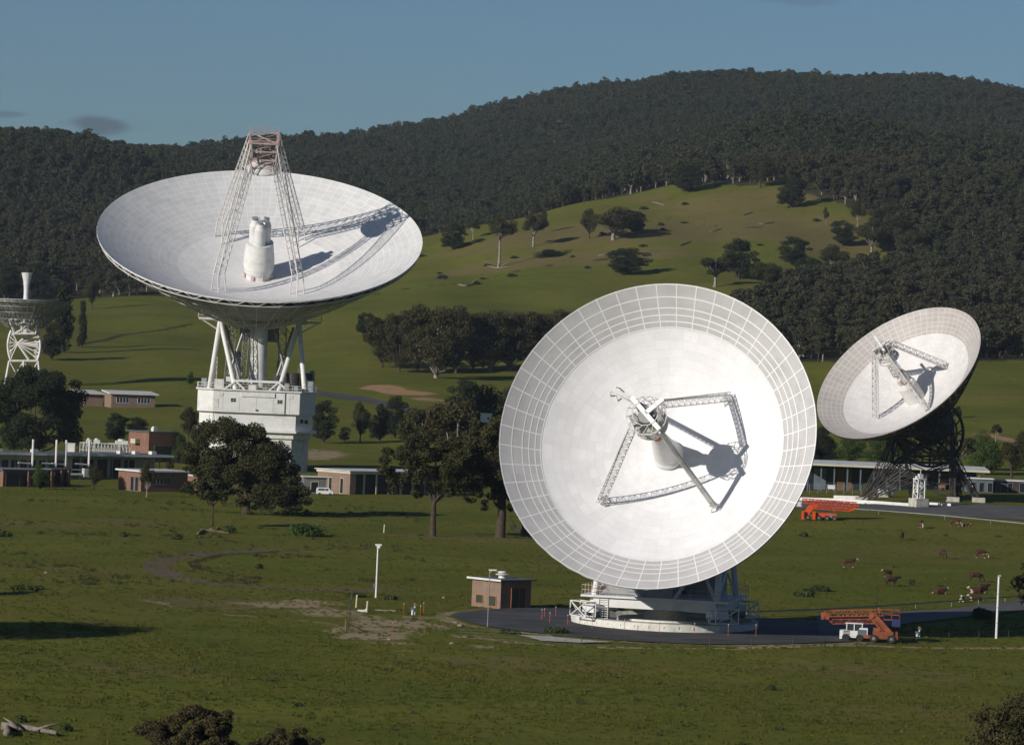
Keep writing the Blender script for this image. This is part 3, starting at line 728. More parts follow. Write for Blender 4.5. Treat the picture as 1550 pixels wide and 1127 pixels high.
def log(pts, r, label, mat='wood', branches=()):
    gs = [GP(*p) for p in pts]; m = MB()
    ps = [g + Vector((0, 0, r*.8)) for g in gs]
    m.path(ps, [r*(1 - .55*i/(len(ps)-1)) for i in range(len(ps))], 8)
    for t, dx, dz, L in branches:
        a = ps[0].lerp(ps[-1], t); m.path([a, a+Vector((dx*L*.5, .3, dz*L*.6)), a+Vector((dx*L, .5, dz*L))], [r*.4, r*.3, r*.08], 5)
    o = m.build('fallen_log', mat, smooth=True); return tag(o, label, 'log')
log([(2, 1104), (40, 1106), (85, 1114)], .34, 'long grey fallen log in the bottom left corner', branches=((.6, 1, .3, 2), (.3, -1, .6, 1.2)))
log([(10, 1114), (12, 1100)], .3, 'short grey stump end lying across the long fallen log')
log([(305, 803), (332, 806), (346, 808)], .22, 'pinkish-brown log in the pile below the broad gum', 'brownwood', ((.5, .6, 1, 1.6),))
log([(318, 803), (334, 801), (350, 806)], .2, 'pale log on top of the pile below the broad gum', 'wood')
log([(300, 809), (309, 803)], .25, 'short dark log at the left end of the pile', 'brownwood')
log([(738, 404), (752, 407), (772, 405)], .5, 'bleached fallen branches at the foot of the white-trunked hill gum', 'wood', ((.3, -1, .5, 6), (.6, 1, .6, 6), (.5, .2, 1, 4)))
log([(694, 432), (706, 434), (718, 430)], .45, 'bleached log on the slope below the hill gums', 'palebark', ((.8, 1, .8, 3),))
for i_, (a, b, c_, d_, lab_) in enumerate([(1030, 372, 1046, 366, 'short dark log on the middle of the hill slope'), (1075, 352, 1092, 347, 'short grey log high in the clearing'), (1126, 326, 1140, 322, 'pale stick of timber near the top right of the clearing'), (1150, 340, 1172, 337, 'long thin grey log right of the clearing centre'), (1270, 372, 1284, 378, 'pale fallen trunk below the thin gum at the clearing edge'), (906, 388, 930, 384, 'dark log below the widest hill gum'), (660, 420, 676, 424, 'small log near the foot of the grass hill')]):
    log([(a, b), ((a+c_)/2, (b+d_)/2), (c_, d_)], .32, lab_, 'wood' if i_ % 2 else 'bark')
log([(988, 307), (1005, 311)], .4, 'pale fallen trunk near the top of the clearing', 'palebark')
log([(775, 800), (800, 812)], .35, 'broken dark branch at the foot of the tall gum', 'bark', ((.3, -.8, 1, 2.5), (.6, .6, .9, 2.)))

# ------------------------------------------------------------------ forest (stuff)
def combo(name, seed, H, W, n, leaf, ncl, trunk, bark, mat, rcl=.2):
    cm, tm = tree_meshes(name, seed, H, W, trunk=trunk, ncl=ncl, nleaf=n, leaf=leaf, rclump=rcl, bark=bark, mat=mat)
    import bmesh
    bm = bmesh.new(); bm.from_mesh(tm); k = len(bm.faces); bm.from_mesh(cm); bm.faces.ensure_lookup_table()
    for i in range(k, len(bm.faces)): bm.faces[i].material_index = 1
    me = bpy.data.meshes.new(name); bm.to_mesh(me); bm.free(); me.materials.append(M[bark]); me.materials.append(M[mat])
    return bpy.data.objects.new(name, me)
def scatter(name, protos, pts, kinds, rots, scls, label, cat):
    c = bpy.data.collections.new(name+'_kinds')
    for i, p in enumerate(protos):
        p.name = '%s_kind_%02d' % (name, i); c.objects.link(p)
    me = bpy.data.meshes.new(name); me.vertices.add(len(pts)); me.vertices.foreach_set('co', np.asarray(pts, np.float32).ravel())
    a = me.attributes.new('kindex', 'INT', 'POINT'); a.data.foreach_set('value', np.asarray(kinds, np.int32))
    a = me.attributes.new('turn', 'FLOAT', 'POINT'); a.data.foreach_set('value', np.asarray(rots, np.float32))
    a = me.attributes.new('size', 'FLOAT_VECTOR', 'POINT'); a.data.foreach_set('vector', np.asarray(scls, np.float32).ravel())
    o = bpy.data.objects.new(name, me); COL.objects.link(o); tag(o, label, cat, kind='stuff')
    ng = bpy.data.node_groups.new(name, 'GeometryNodeTree')
    ng.interface.new_socket('Geometry', in_out='INPUT', socket_type='NodeSocketGeometry')
    ng.interface.new_socket('Geometry', in_out='OUTPUT', socket_type='NodeSocketGeometry')
    gi = ng.nodes.new('NodeGroupInput'); go = ng.nodes.new('NodeGroupOutput')
    ip = ng.nodes.new('GeometryNodeInstanceOnPoints'); ci = ng.nodes.new('GeometryNodeCollectionInfo')
    ci.inputs['Collection'].default_value = c; ci.inputs['Separate Children'].default_value = True; ci.inputs['Reset Children'].default_value = True
    def at(nm, t):
        n = ng.nodes.new('GeometryNodeInputNamedAttribute'); n.data_type = t; n.inputs['Name'].default_value = nm
        return [s for s in n.outputs if s.enabled and s.name == 'Attribute'][0]
    cx = ng.nodes.new('ShaderNodeCombineXYZ'); ng.links.new(at('turn', 'FLOAT'), cx.inputs[2])
    ng.links.new(gi.outputs[0], ip.inputs['Points']); ng.links.new(ci.outputs[0], ip.inputs['Instance'])
    ip.inputs['Pick Instance'].default_value = True
    ng.links.new(at('kindex', 'INT'), ip.inputs['Instance Index']); ng.links.new(cx.outputs[0], ip.inputs['Rotation']); ng.links.new(at('size', 'FLOAT_VECTOR'), ip.inputs['Scale'])
    ng.links.new(ip.outputs[0], go.inputs[0])
    md = o.modifiers.new('scatter', 'NODES'); md.node_group = ng
    return o
FR = np.random.RandomState(5)
def jgrid(y0, y1, step, pxa=-130, pxb=1680):
    ys_ = np.arange(y0, y1, step); P_ = []
    for y in ys_:
        x = np.arange((pxa-775)/F*y, (pxb-775)/F*y, step)
        P_.append(np.stack([x + FR.uniform(-.5, .5, len(x))*step, np.full(len(x), y) + FR.uniform(-.5, .5, len(x))*step], 1))
    return np.concatenate(P_)
def forest(name, y0, y1, step, protos, hmin, hmax, label):
    p = jgrid(y0, y1, step); p = p[is_forest(p[:, 0], p[:, 1])]
    dn = np.sin(p[:, 0]*.021+1)*np.sin(p[:, 1]*.017+2)+np.sin(p[:, 0]*.05+p[:, 1]*.03)*.6
    keep = FR.uniform(0, 1, len(p)) < np.clip(.86 + dn*.14, .5, 1); p = p[keep]
    pp = p + FR.normal(size=p.shape)*np.array([26, 48]); edge = ~is_forest(pp[:, 0], pp[:, 1]); p = p[~(edge & (FR.uniform(0, 1, len(p)) < .78))]
    z = zt(p[:, 0], p[:, 1]); s = FR.uniform(hmin, hmax, len(p)) * np.where(FR.uniform(0, 1, len(p)) < .1, 1.25, 1)
    w = s * FR.uniform(.8, 1.3, len(p))
    return scatter(name, protos, np.stack([p[:, 0], p[:, 1], z-.2], 1), FR.randint(0, len(protos), len(p)), FR.uniform(0, 6.28, len(p)), np.stack([w, w, s], 1), label, 'forest')
nearp = [combo('nf%d' % i, 70+i, 13, (8.5, 7, 9.5, 8, 7.5)[i], 1500, .6, 18, (.25, .32, .2, .15, .2)[i], ('palebark', 'bark', 'bark', 'palebark', 'bark')[i], 'leafforest') for i in range(5)]
farp = [combo('ff%d' % i, 80+i, 12, (10, 9, 11, 9.5)[i], 380, 1.0, 12, (.25, .35, .2, .3)[i], ('palebark', 'bark', 'bark', 'bark')[i], 'leaffar', .24) for i in range(4)]
forest('forest', 1330, 2320, 6.4, nearp, .55, 1.0, 'grey-olive gum forest with pale trunks covering the right slopes')
forest('forest', 2320, 4050, 6.6, farp, .5, .95, 'dense dark eucalypt forest covering the far mountain and ridges')

# grass tufts (stuff)
def tuft(seed, n, h, w, mat):
    r = np.random.RandomState(seed); V = []
    for _ in range(n):
        a = r.uniform(0, 6.28); q = r.uniform(0, w); x, y = q*math.cos(a), q*math.sin(a); t = r.uniform(0, 6.28); b = r.uniform(.03, .07)
        hh = h*r.uniform(.5, 1); lx, ly = r.normal(size=2)*h*.35
        V += [(x-b*math.cos(t), y-b*math.sin(t), -.03), (x+b*math.cos(t), y+b*math.sin(t), -.03), (x+lx+.01, y+ly, hh), (x+lx-.01, y+ly, hh*.98)]
    me = np_mesh('tuft', np.array(V), np.arange(len(V)).reshape(-1, 4)); me.materials.append(M[mat]); return bpy.data.objects.new('tuft', me)
M['grassblade'] = leafmat('grass_blades', (.100, .118, .018), .2, .35)
M['drygrass'] = leafmat('dry_grass', (.135, .125, .035), .2, .35)
M['weed'] = leafmat('weeds', (.075, .08, .035), .3, .3)
tuf = [tuft(1, 26, .28, .35, 'grassblade'), tuft(2, 22, .22, .4, 'grassblade'), tuft(3, 22, .30, .3, 'drygrass'), tuft(4, 40, .5, .55, 'weed')]
AV = [ell([(1003, 946, 325, 25, 1)])]
def grassfield(y0, y1, dens, pxa=-60, pxb=1610):
    n = int(((y0+y1)/2*(pxb-pxa)/F)*(y1-y0)*dens)
    y = np.sqrt(FR.uniform(y0*y0, y1*y1, n)); x = (FR.uniform(pxa, pxb, n)-775)/F*y
    cl = np.sin(x*.31+y*.11)+np.sin(x*.13-y*.23+1)+np.sin(x*.71+y*.53+2)*.7+np.sin(y*.057+x*.02)
    k = (FR.uniform(0, 1, n) < np.clip(.45+.15*cl, .1, 1)) & (np.hypot(x-PADC.x, y-PADC.y) > 24.5)
    return x[k], y[k], cl[k]
xs, yy_, cl = [np.concatenate(q) for q in zip(grassfield(292, 430, 2.0), grassfield(430, 560, .9), grassfield(560, 760, .35))]
a, b = projn(xs, yy_, zt(xs, yy_))
road = inpoly(a, b, [(1180, 930), (1330, 928), (1430, 922), (1600, 899), (1600, 920), (1500, 931), (1430, 939), (1350, 949), (1270, 964), (1180, 966)])
xs, yy_, cl, a, b = (q[~road] for q in (xs, yy_, cl, a, b))
weedy = ((b > 755) & (b < 885) & (a < 640)) | (b > 1200)
kk = np.where(weedy & (cl > 1.1) & (FR.uniform(0, 1, len(xs)) < .35), 3, FR.choice([0, 0, 1, 1, 2], len(xs)))
kk = np.where(FR.uniform(0, 1, len(xs)) < .004, 3, kk)
s = FR.uniform(.4, .85, len(xs))*np.where(kk == 3, 1.15, 1)
scatter('grass', tuf, np.stack([xs, yy_, zt(xs, yy_)], 1), kk, FR.uniform(0, 6.28, len(xs)), np.stack([s*1.1, s*1.1, s], 1), 'short tufted pasture grass and weeds', 'grass')

# ------------------------------------------------------------------ antennas
def frame_at(px, py, Y, sth, cth, dx, dz):
    """local frame of a dish: origin at its vertex, +Z along its axis (dx, dz: its direction in the picture plane)"""
    V = P(px, py, Y); f = (V - CAM).normalized(); rt = Rc @ Vector((1, 0, 0)); rt = (rt - f*rt.dot(f)).normalized(); up = rt.cross(f)
    l = math.hypot(dx, dz); dx /= l; dz /= l
    a = (rt*dx + up*dz)*sth - f*cth; a.normalize()
    u = (rt*dz - up*dx).normalized(); v = a.cross(u)
    Mx = Matrix((u, v, a)).transposed().to_4x4(); Mx.translation = V
    return Mx
def dish(root, Tm, Rr, Fo, mat, r_in=0., nseg=96, nr_=28, parts=(), back=.14):
    """paraboloid sheet of revolution with a polar UV map; parts = [(name, r0, r1)]"""
    res = []
    for name, ra, rb in parts:
        verts = []; faces = []; uvs = []; rr = np.linspace(ra, rb, max(3, int(nr_*(rb-ra)/Rr)+1)); m = nseg+1
        for side, dz in ((0, 0), (1, -back)):
            for r in rr:
                for i in range(m):
                    t = 2*math.pi*i/nseg; verts.append(Tm @ Vector((r*math.cos(t), r*math.sin(t), r*r/(4*Fo)+dz))); uvs.append((i/nseg, r/Rr))
        L = len(rr)*m
        for k in range(len(rr)-1):
            for i in range(nseg):
                a = k*m+i; faces.append((a, a+1, a+m+1, a+m)); faces.append((L+a, L+a+m, L+a+m+1, L+a+1))
        for i in range(nseg):
            a = (len(rr)-1)*m+i; faces.append((a, a+1, L+a+1, L+a))
            if ra > 0: faces.append((i+1, i, L+i, L+i+1))
        me = bpy.data.meshes.new(name); l = root.location
        me.from_pydata([tuple(v-l) for v in verts], [], faces)
        uv = me.uv_layers.new(name='polar')
        for lp in me.loops: uv.data[lp.index].uv = uvs[lp.vertex_index]
        nf = len(faces)
        me.polygons.foreach_set('use_smooth', [True]*nf); me.materials.append(M[mat]); me.update()
        o = bpy.data.objects.new(name, me); COL.objects.link(o); o.parent = root; res.append(o)
        try: me.set_sharp_from_angle(angle=R_(40))
        except Exception: pass
    return res
def seams(root, Tm, Rr, Fo, n, r0, rings, w, mat, h=.03, name='panel_seams'):
    m = MB(); L = lambda r, t, dz=0: Vector((r*math.cos(t), r*math.sin(t), r*r/(4*Fo)+dz))
    rr = np.linspace(r0, Rr, 8)
    for k in range(n):
        t = 2*math.pi*(k+.5)/n
        for a, b in zip(rr, rr[1:]):
            da, db = w/2/a, w/2/b
            m.add([L(a, t-da, h), L(a, t+da, h), L(b, t+db, h), L(b, t-db, h), L(a, t-da, -.02), L(a, t+da, -.02), L(b, t+db, -.02), L(b, t-db, -.02)], [(0, 1, 2, 3), (4, 0, 3, 7), (1, 5, 6, 2)])
    for r in rings:
        q = n*3
        for k in range(q):
            t0, t1 = 2*math.pi*k/q, 2*math.pi*(k+1)/q
            m.add([L(r-w/2, t0, h+.004), L(r+w/2, t0, h+.004), L(r+w/2, t1, h+.004), L(r-w/2, t1, h+.004)], [(0, 3, 2, 1)])
    return m.build(name, mat, root, Tm)
def backstructure(root, Tm, Rr, Fo, n, hub_r, hub_z, rim_d, rc, mat, rings=(.35, .6, .82)):
    sf = lambda r: r*r/(4*Fo) - .25
    def bot(q):
        r = hub_r + (Rr*.985 - hub_r)*q; top = sf(r); dep = (sf(hub_r) - hub_z)*(1-q)**1.25 + rim_d
        return r, top - dep
    m = MB(); st = 6
    for k in range(n):
        t = 2*math.pi*k/n; c, s_ = math.cos(t), math.sin(t); V = lambda r, z: (r*c, r*s_, z)
        pts = [bot(i/st) for i in range(st+1)]
        for i in range(st):
            m.tube(V(*pts[i]), V(*pts[i+1]), rc, rc, 4, False)
            m.tube(V(*pts[i]), V(pts[i+1][0], sf(pts[i+1][0])), rc*.7, rc*.7, 4, False)
            m.tube(V(pts[i+1][0], sf(pts[i+1][0])), V(*pts[i+1]), rc*.7, rc*.7, 4, False)
    m.build('back_rib', mat, root, Tm)
    for q in rings:
        m = MB(); r, z = bot(q)
        for k in range(n):
            a0, a1 = 2*math.pi*k/n, 2*math.pi*(k+1)/n
            m.tube((r*math.cos(a0), r*math.sin(a0), z), (r*math.cos(a1), r*math.sin(a1), z), rc*.9, rc*.9, 4, False)
        m.build('ring_girder', mat, root, Tm)
    m = MB(); r, z = bot(1); zt_ = sf(Rr)+.15; nn = n
    for k in range(nn):
        a0, am, a1 = (2*math.pi*(k+d)/nn for d in (0, .5, 1)); C = lambda t, rr, zz: (rr*math.cos(t), rr*math.sin(t), zz)
        m.tube(C(a0, r, z), C(a1, r, z), rc, rc, 4, False); m.tube(C(a0, Rr, zt_-.15), C(a1, Rr, zt_-.15), rc*.9, rc*.9, 4, False)
        m.tube(C(a0, r, z), C(am, Rr, zt_), rc*.75, rc*.75, 4, False); m.tube(C(am, Rr, zt_), C(a1, r, z), rc*.75, rc*.75, 4, False)
    m.build('rim_truss', mat, root, Tm)
def railing(m, pts, h=1.05, r=.035, step=1.8):
    for a, b in zip(pts, pts[1:]):
        a = Vector(a); b = Vector(b); L = (b-a).length; n = max(1, int(L/step))
        for k in (.5, 1): m.tube(a+Vector((0, 0, h*k)), b+Vector((0, 0, h*k)), r, r, 4)
        for i in range(n+1): m.tube(a.lerp(b, i/n), a.lerp(b, i/n)+Vector((0, 0, h)), r, r, 4)

# ===== the nearest antenna ==================================================
A45 = thing('dish_antenna', C45, 'nearest and brightest white dish facing the camera, standing on a round track in the asphalt', 'dish antenna')
T45 = frame_at(1011, 689, 444, .359, .933, -.47, .88); F45 = 10.44; R45 = 17.23
L45 = lambda r, deg, dz=0: Vector((r*math.cos(R_(deg)), r*math.sin(R_(deg)), r*r/(4*F45)+dz))
dish(A45, T45, R45, F45, 'dish45', parts=(('reflector', 0, R45*.763), ('perforated_rim', R45*.763+.005, R45)))
seams(A45, T45, R45, F45, 48, R45*.763, [R45*q for q in (.768, .80, .835, .872, .93, .995)], .12, simple('seam_white', (.72, .71, .705), .5, .05, 2))
backstructure(A45, T45, R45, F45, 48, 4.5, -3.6, .45, .055, 'whitesteel')
m = MB(); m.lathe([(0, -3.4), (4.6, -3.4), (4.8, -2.6), (4.4, .2)], 32); m.build('hub', 'whitesteel', A45, T45)
# quadripod
for k in range(4):
    ang = 12 + 90*k; c, s_ = math.cos(R_(ang)), math.sin(R_(ang)); m = MB()
    foot = L45(8.9, ang); knee = Vector((8.1*c, 8.1*s_, 2.9)); top = Vector((2.1*c, 2.1*s_, 13.2))
    tg = Vector((-s_, c, 0)); wd = 1.05
    m.truss(foot + Vector((0, 0, .6)), top, wd if k % 2 == 0 else .55, .9 if k % 2 == 0 else .5, 22, .05, .022, side=(c, s_, .6))
    for o_ in (-.75, .75):
        m.tube(L45(8.9, ang) + tg*o_*.9, foot + Vector((0, 0, 1.0)) + tg*o_*.4, .08, .08, 5); m.tube(L45(8.0, ang) + tg*o_*.5, foot + Vector((-.3*c, -.3*s_, 1.0)), .07, .07, 5)
    # solid cover plate along the back of the legs, as seen edge on
    if k % 2 == 1: m.beam(foot + Vector((0, 0, .5)), top + Vector((.3*c, .3*s_, 0)), .44, .26, up=(c, s_, .5))
    else: m.beam(foot + Vector((.3*c, .3*s_, .4)), top + Vector((.35*c, .35*s_, .35)), .14, .16, up=(c, s_, .5))
    m.build('support_leg', 'white', A45, T45)
m = MB(); m.lathe([(0, 11.9), (.9, 11.55), (1.5, 11.1), (1.85, 10.65), (1.88, 10.62), (1.88, 10.8), (1.5, 11.35), (.8, 12.1), (0, 12.15)], 36)
m.build('subreflector', 'whitesteel', A45, T45, smooth=False)
m = MB()
for z, r in ((11.9, 1.75), (13.3, 2.2), (14.1, 1.4)):
    n = 14
    for i in range(n):
        a, b = 2*math.pi*i/n, 2*math.pi*(i+1)/n; m.tube((r*math.cos(a), r*math.sin(a), z), (r*math.cos(b), r*math.sin(b), z), .05, .05, 4)
for i in range(14):
    a = 2*math.pi*i/14; b = a+.45
    m.tube((1.75*math.cos(a), 1.75*math.sin(a), 11.9), (2.2*math.cos(b), 2.2*math.sin(b), 13.3), .04, .04, 4)
    m.tube((2.2*math.cos(a), 2.2*math.sin(a), 13.3), (1.4*math.cos(b), 1.4*math.sin(b), 14.1), .04, .04, 4)
    m.tube((1.75*math.cos(a), 1.75*math.sin(a), 10.8), (1.75*math.cos(a), 1.75*math.sin(a), 13.3), .035, .035, 4)
m.build('apex_frame', 'whitesteel', A45, T45)
m = MB(); m.lathe([(0, 12.2), (.9, 12.2), (.9, 13.5), (0, 13.5)], 16); m.box((-1.3, .3, 12.9), (.9, 1.2, .8)); m.box((.9, -.9, 12.8), (.7, .7, .9)); m.box((-.2, 1.2, 13.1), (.8, .6, .5))
m.build('drive_housing', 'midsteel', A45, T45)
for ang, w in ((12, 0), (102, 1)):
    c, s_ = math.cos(R_(ang)), math.sin(R_(ang)); m = MB(); m.beam((2.4*c, 2.4*s_, 13.9), (-2.4*c, -2.4*s_, 13.9) if w else (0, 0, 13.9), .48, .35, up=(0, 0, 1)); m.build('apex_beam', 'brightwhite', A45, T45)
m = MB(); m.lathe([(0, 0), (1.75, .05), (1.72, .6), (1.5, .9), (1.42, 1.4), (1.0, 4.9), (.64, 6.5), (.62, 6.6), (0, 6.6)], 32); fc = m.build('feed_cone', 'white', A45, T45, smooth=False)
m = MB(); m.lathe([(.60, 6.6), (.66, 6.62), (.66, 7.25), (.50, 7.3), (0, 7.1)], 24); m.build('feed_horn', 'rust', fc, T45)
# mount
AZ45 = R_(12)
B45 = Matrix.Translation(C45) @ Matrix.Rotation(-AZ45, 4, 'Z')        # local: -Y is the way the dish looks
m = MB(); m.lathe([(9.55, -.4), (10.3, -.4), (10.3, .92), (9.55, .92), (9.55, -.4)], 72)
for i in range(40):
    t = 2*math.pi*i/40; m.box((10.32*math.cos(t), 10.32*math.sin(t), .55), (.10, .10, .22), t)
m.build('track_wall', 'ringwhite', A45, B45)
m = MB(); m.lathe([(9.6, .93), (10.2, .93), (10.2, 1.02), (9.6, 1.02), (9.6, .93)], 72); m.build('rail', 'midsteel', A45, B45)
m = MB(); m.lathe([(0, .9), (5.2, .9), (5.4, .2), (9.5, .0)], 40); m.lathe([(0, 2.0), (2.2, 2.0), (2.4, .5)], 24); m.build('centre_plinth', 'ringwhite', A45, B45)
q = 6.75; cs = [(-q, -q), (q, -q), (q, q), (-q, q)]
m = MB()
for i in range(4): m.beam((*cs[i], 2.75), (*cs[(i+1) % 4], 2.75), .9, 1.05)
m.beam((-q, -q, 2.7), (q, q, 2.7), .6, .8); m.beam((q, -q, 2.72), (-q, q, 2.72), .6, .8)
m.build('base_frame', 'white', A45, B45)
for (x, y) in cs:                                                     # wheel trucks riding on the track wall
    w = MB(); t = math.atan2(y, x); Bz = Matrix.Rotation(t, 3, 'Z'); c = Vector((x, y, 0))*1.02
    w.box(c + Vector((0, 0, 2.0)), (1.1, 2.2, .9), t)
    tk = w.build('wheel_truck', 'white', A45, B45)
    w = MB()
    for s_ in (-.8, .8):
        p = c + Bz @ Vector((0, s_, 0)); w.tube(p + Bz @ Vector((-.3, 0, 1.45)), p + Bz @ Vector((.3, 0, 1.45)), .42, .42, 16)
    w.build('wheel', 'midsteel', tk, B45)
    w = MB(); ex = [c*1.12 + Bz @ Vector((dx, dy, z)) for z in (1.15, 2.75) for dx, dy in ((-.6, -1.5), (.7, -1.5), (.7, 1.5), (-.6, 1.5))]
    for a, b in ((0, 1), (1, 2), (2, 3), (3, 0), (4, 5), (5, 6), (6, 7), (7, 4), (0, 4), (1, 5), (2, 6), (3, 7), (1, 6), (0, 5), (2, 5)): w.tube(ex[a], ex[b], .065, .065, 5)
    w.build('guard_cage', 'white', tk, B45)
m = MB(); m.box((0, 0, 3.38), (16.2, 15.2, .22)); m.build('deck', 'white', A45, B45)
m = MB(); m.box((-1.9, -2.4, 5.9), (7.0, 5.6, 4.8)); rm = m.build('equipment_room', 'grey', A45, B45)
for x in (-2.6, -.5):
    m = MB(); m.box((x, -5.22, 5.9), (1.0, .06, 1.3)); m.build('window', 'dark', rm, B45)
m = MB(); m.box((4.2, 1.8, 5.2), (3.8, 4.5, 3.4)); m.build('machinery_housing', 'grey', A45, B45); m = MB(); m.box((-6.2, 2.5, 4.7), (2.2, 4.5, 2.4)); m.build('machinery_housing', 'grey', A45, B45)
for x in (-q, q):
    m = MB(); top = (x*.92, 0, 17.2)
    for y in (-q, q): m.tube((x, y, 3.2), top, .36, .30, 10)
    for z in (.32, .62):
        m.tube((x*(1-.08*z), -q*(1-z), 3.2+14*z), (x*(1-.08*z), q*(1-z), 3.2+14*z), .16, .16, 6)
    m.tube((x, -q, 3.3), (x*.97, q*.62, 3.2+14*.38), .13, .13, 6); m.tube((x, q, 3.3), (x*.97, -q*.62, 3.2+14*.38), .13, .13, 6)
    m.tube((x*.995, -q*.98, 3.3), (0, 5.4, 12.0), .22, .2, 8); m.tube((x*.3, -q*.9, 3.4), (x*.8, -2, 10), .2, .2, 8)
    m.box((x*.92, 0, 17.4), (1.6, 2.0, 1.7)); m.build('tower_frame', 'white', A45, B45)
m = MB(); m.box((0, 4.2, 10.2), (5.0, 3.2, 13.2)); m.build('drive_tower', 'grey', A45, B45)
m = MB(); m.tube((-q*.92, 0, 17.4), (q*.92, 0, 17.4), .7, .7, 14); m.build('elevation_axle', 'white', A45, B45)
m = MB(); railing(m, [(-2, -7.5, 3.5), (-8, -7.5, 3.5), (-8, 7.5, 3.5)]); railing(m, [(1.9, -7.5, 3.5), (8, -7.5, 3.5), (8, 7.5, 3.5), (-8, 7.5, 3.5)])
m.build('handrail', 'pinksteel', A45, B45)
m = MB()
for i in range(9): m.box((-5.6+i*.0, -7.2, 1.0+i*.25), (.9, .3, .05))
m.tube((-5.1, -7.3, .9), (-5.1, -7.3, 3.4), .04, .04, 4); m.tube((-6.1, -7.3, .9), (-6.1, -7.3, 3.4), .04, .04, 4)
m.build('ladder', 'white', A45, B45)

# ===== the largest antenna ==================================================
C43 = GD(384, 892)
A43 = thing('dish_antenna', C43, 'largest white dish tilted up to the sky on a tall white pedestal', 'dish antenna')
T43 = frame_at(391, 418, 886, .912, .41, .045, 1.0); F43 = 30.6; R43 = 35.0
dish(A43, T43, R43, F43, 'dish43', nseg=128, nr_=36, parts=(('reflector', 0, R43),), back=.2)
backstructure(A43, T43, R43, F43, 48, 9.0, -7.6, .9, .11, 'whitesteel', rings=(0, .2, .4, .6, .8))
m = MB(); m.lathe([(0, -8.6), (7.5, -8.6), (8.8, -7.5), (8.9, -1.0), (8.5, .2)], 40)
m.lathe([(8.9, -6.6), (20, -.7), (34.2, 8.6)], 48); m.build('back_shell', 'grey', A43, T43)
for sx, sy in ((-1, -1), (1, -1), (1, 1), (-1, 1)):
    m = MB(); fx, fy = sx*8.5, (-12.4 if sy < 0 else 14.2); fz = (fx*fx+fy*fy)/(4*F43)
    foot = Vector((fx, fy, fz)); kn = Vector((fx*1.02, fy*.97, fz+4.2)); t1 = Vector((sx*3.0, sy*2.6, 32.2)); t0 = Vector((sx*2.3, sy*2.3, 26.4))
    tg = Vector((0, 1, 0)) if True else None
    A_ = [foot + Vector((sx*.5, sy*.5, 4.0)), t1]; B_ = [foot + Vector((-sx*.8, -sy*.9, 4.0)), t0]
    for d in (-.55, .55):
        off = Vector((sy*d*.9, -sx*d*.9, 0))
        m.tube(A_[0]+off, A_[1]+off*.6, .15, .13, 6); m.tube(B_[0]+off, B_[1]+off*.6, .14, .12, 6)
        n = 16
        for i in range(n):
            pa = A_[0].lerp(A_[1], i/n)+off; pb = B_[0].lerp(B_[1], (i+1)/n)+off*.9; m.tube(pa, pb, .045, .045, 4)
            m.tube(A_[0].lerp(A_[1], i/n)+off, B_[0].lerp(B_[1], i/n)+off, .045, .045, 4)
        m.tube(A_[0]+off, foot + Vector((sx*.6, sy*1.2, -.1)) + off*1.6, .14, .14, 6); m.tube(B_[0]+off, foot + Vector((-sx*.9, -sy*1.2, -.15)) + off*1.6, .14, .14, 6)
    for i in range(17):
        t = i/16; off = Vector((sy*.5, -sx*.5, 0)); m.tube(A_[0].lerp(A_[1], t)-off, A_[0].lerp(A_[1], t)+off, .05, .05, 4); m.tube(B_[0].lerp(B_[1], t)-off, B_[0].lerp(B_[1], t)+off, .05, .05, 4)
    m.build('support_leg', 'whitesteel', A43, T43)
m = MB(); m.lathe([(0, 27.0), (1.5, 26.4), (2.6, 25.6), (3.5, 24.9), (3.55, 24.9), (3.55, 25.25), (2.8, 26.1), (1.5, 27.0), (0, 27.3)], 40); m.build('subreflector', 'whitesteel', A43, T43)
m = MB()
for z, w in ((26.2, 2.5), (28.2, 2.6), (30.2, 2.8), (32.2, 3.1)):
    p = [(-w, -w, z), (w, -w, z), (w, w, z), (-w, w, z)]
    for i in range(4): m.beam(p[i], p[(i+1) % 4], .22, .25)
    m.beam(p[0], p[2], .14, .14); m.beam(p[1], p[3], .14, .14)
for a in ((-1, -1), (1, -1), (1, 1), (-1, 1)):
    m.beam((a[0]*2.5, a[1]*2.5, 26.2), (a[0]*3.1, a[1]*3.1, 32.2), .22, .22, up=(0, 1, 0))
for z in (26.2, 28.2, 30.2):
    for a, b in (((-1, -1), (1, -1)), ((1, -1), (1, 1)), ((1, 1), (-1, 1)), ((-1, 1), (-1, -1))):
        m.tube((a[0]*2.6, a[1]*2.6, z), (b[0]*2.7, b[1]*2.7, z+2), .07, .07, 4)
railing(m, [(-3.1, -3.1, 32.3), (3.1, -3.1, 32.3), (3.1, 3.1, 32.3), (-3.1, 3.1, 32.3), (-3.1, -3.1, 32.3)], 1.1, .05)
m.build('apex_frame', 'pinksteel', A43, T43)
m = MB(); m.box((0, 0, 28.4), (2.6, 2.4, 1.2)); m.box((.8, -.6, 31.0), (1.4, 1.5, 1.1)); m.lathe([(0, 27.2), (.8, 27.2), (.8, 30), (0, 30)], 12); m.box((-1, .3, 30.8), (1, 2, .8)); m.build('drive_housing', 'midsteel', A43, T43)
m = MB(); m.lathe([(0, 0), (3.0, .05), (3.0, .9), (3.15, 1.3), (3.35, 2.6), (3.3, 4.6), (2.95, 8.0), (0, 8.05)], 40); tw = m.build('feed_tower', 'white', A43, T43)
for k in range(3):
    a = R_(-90+120*k); c = (1.25*math.cos(a), 1.25*math.sin(a))
    m = MB(); m.tube((c[0], c[1], 8.0), (c[0]*1.05, c[1]*1.05, 11.7), 1.28, 1.22, 20); m.tube((c[0]*1.05, c[1]*1.05, 11.7), (c[0]*1.12, c[1]*1.12, 12.9), 1.22, .7, 20); fc = m.build('feed_cone', 'white', tw, T43)
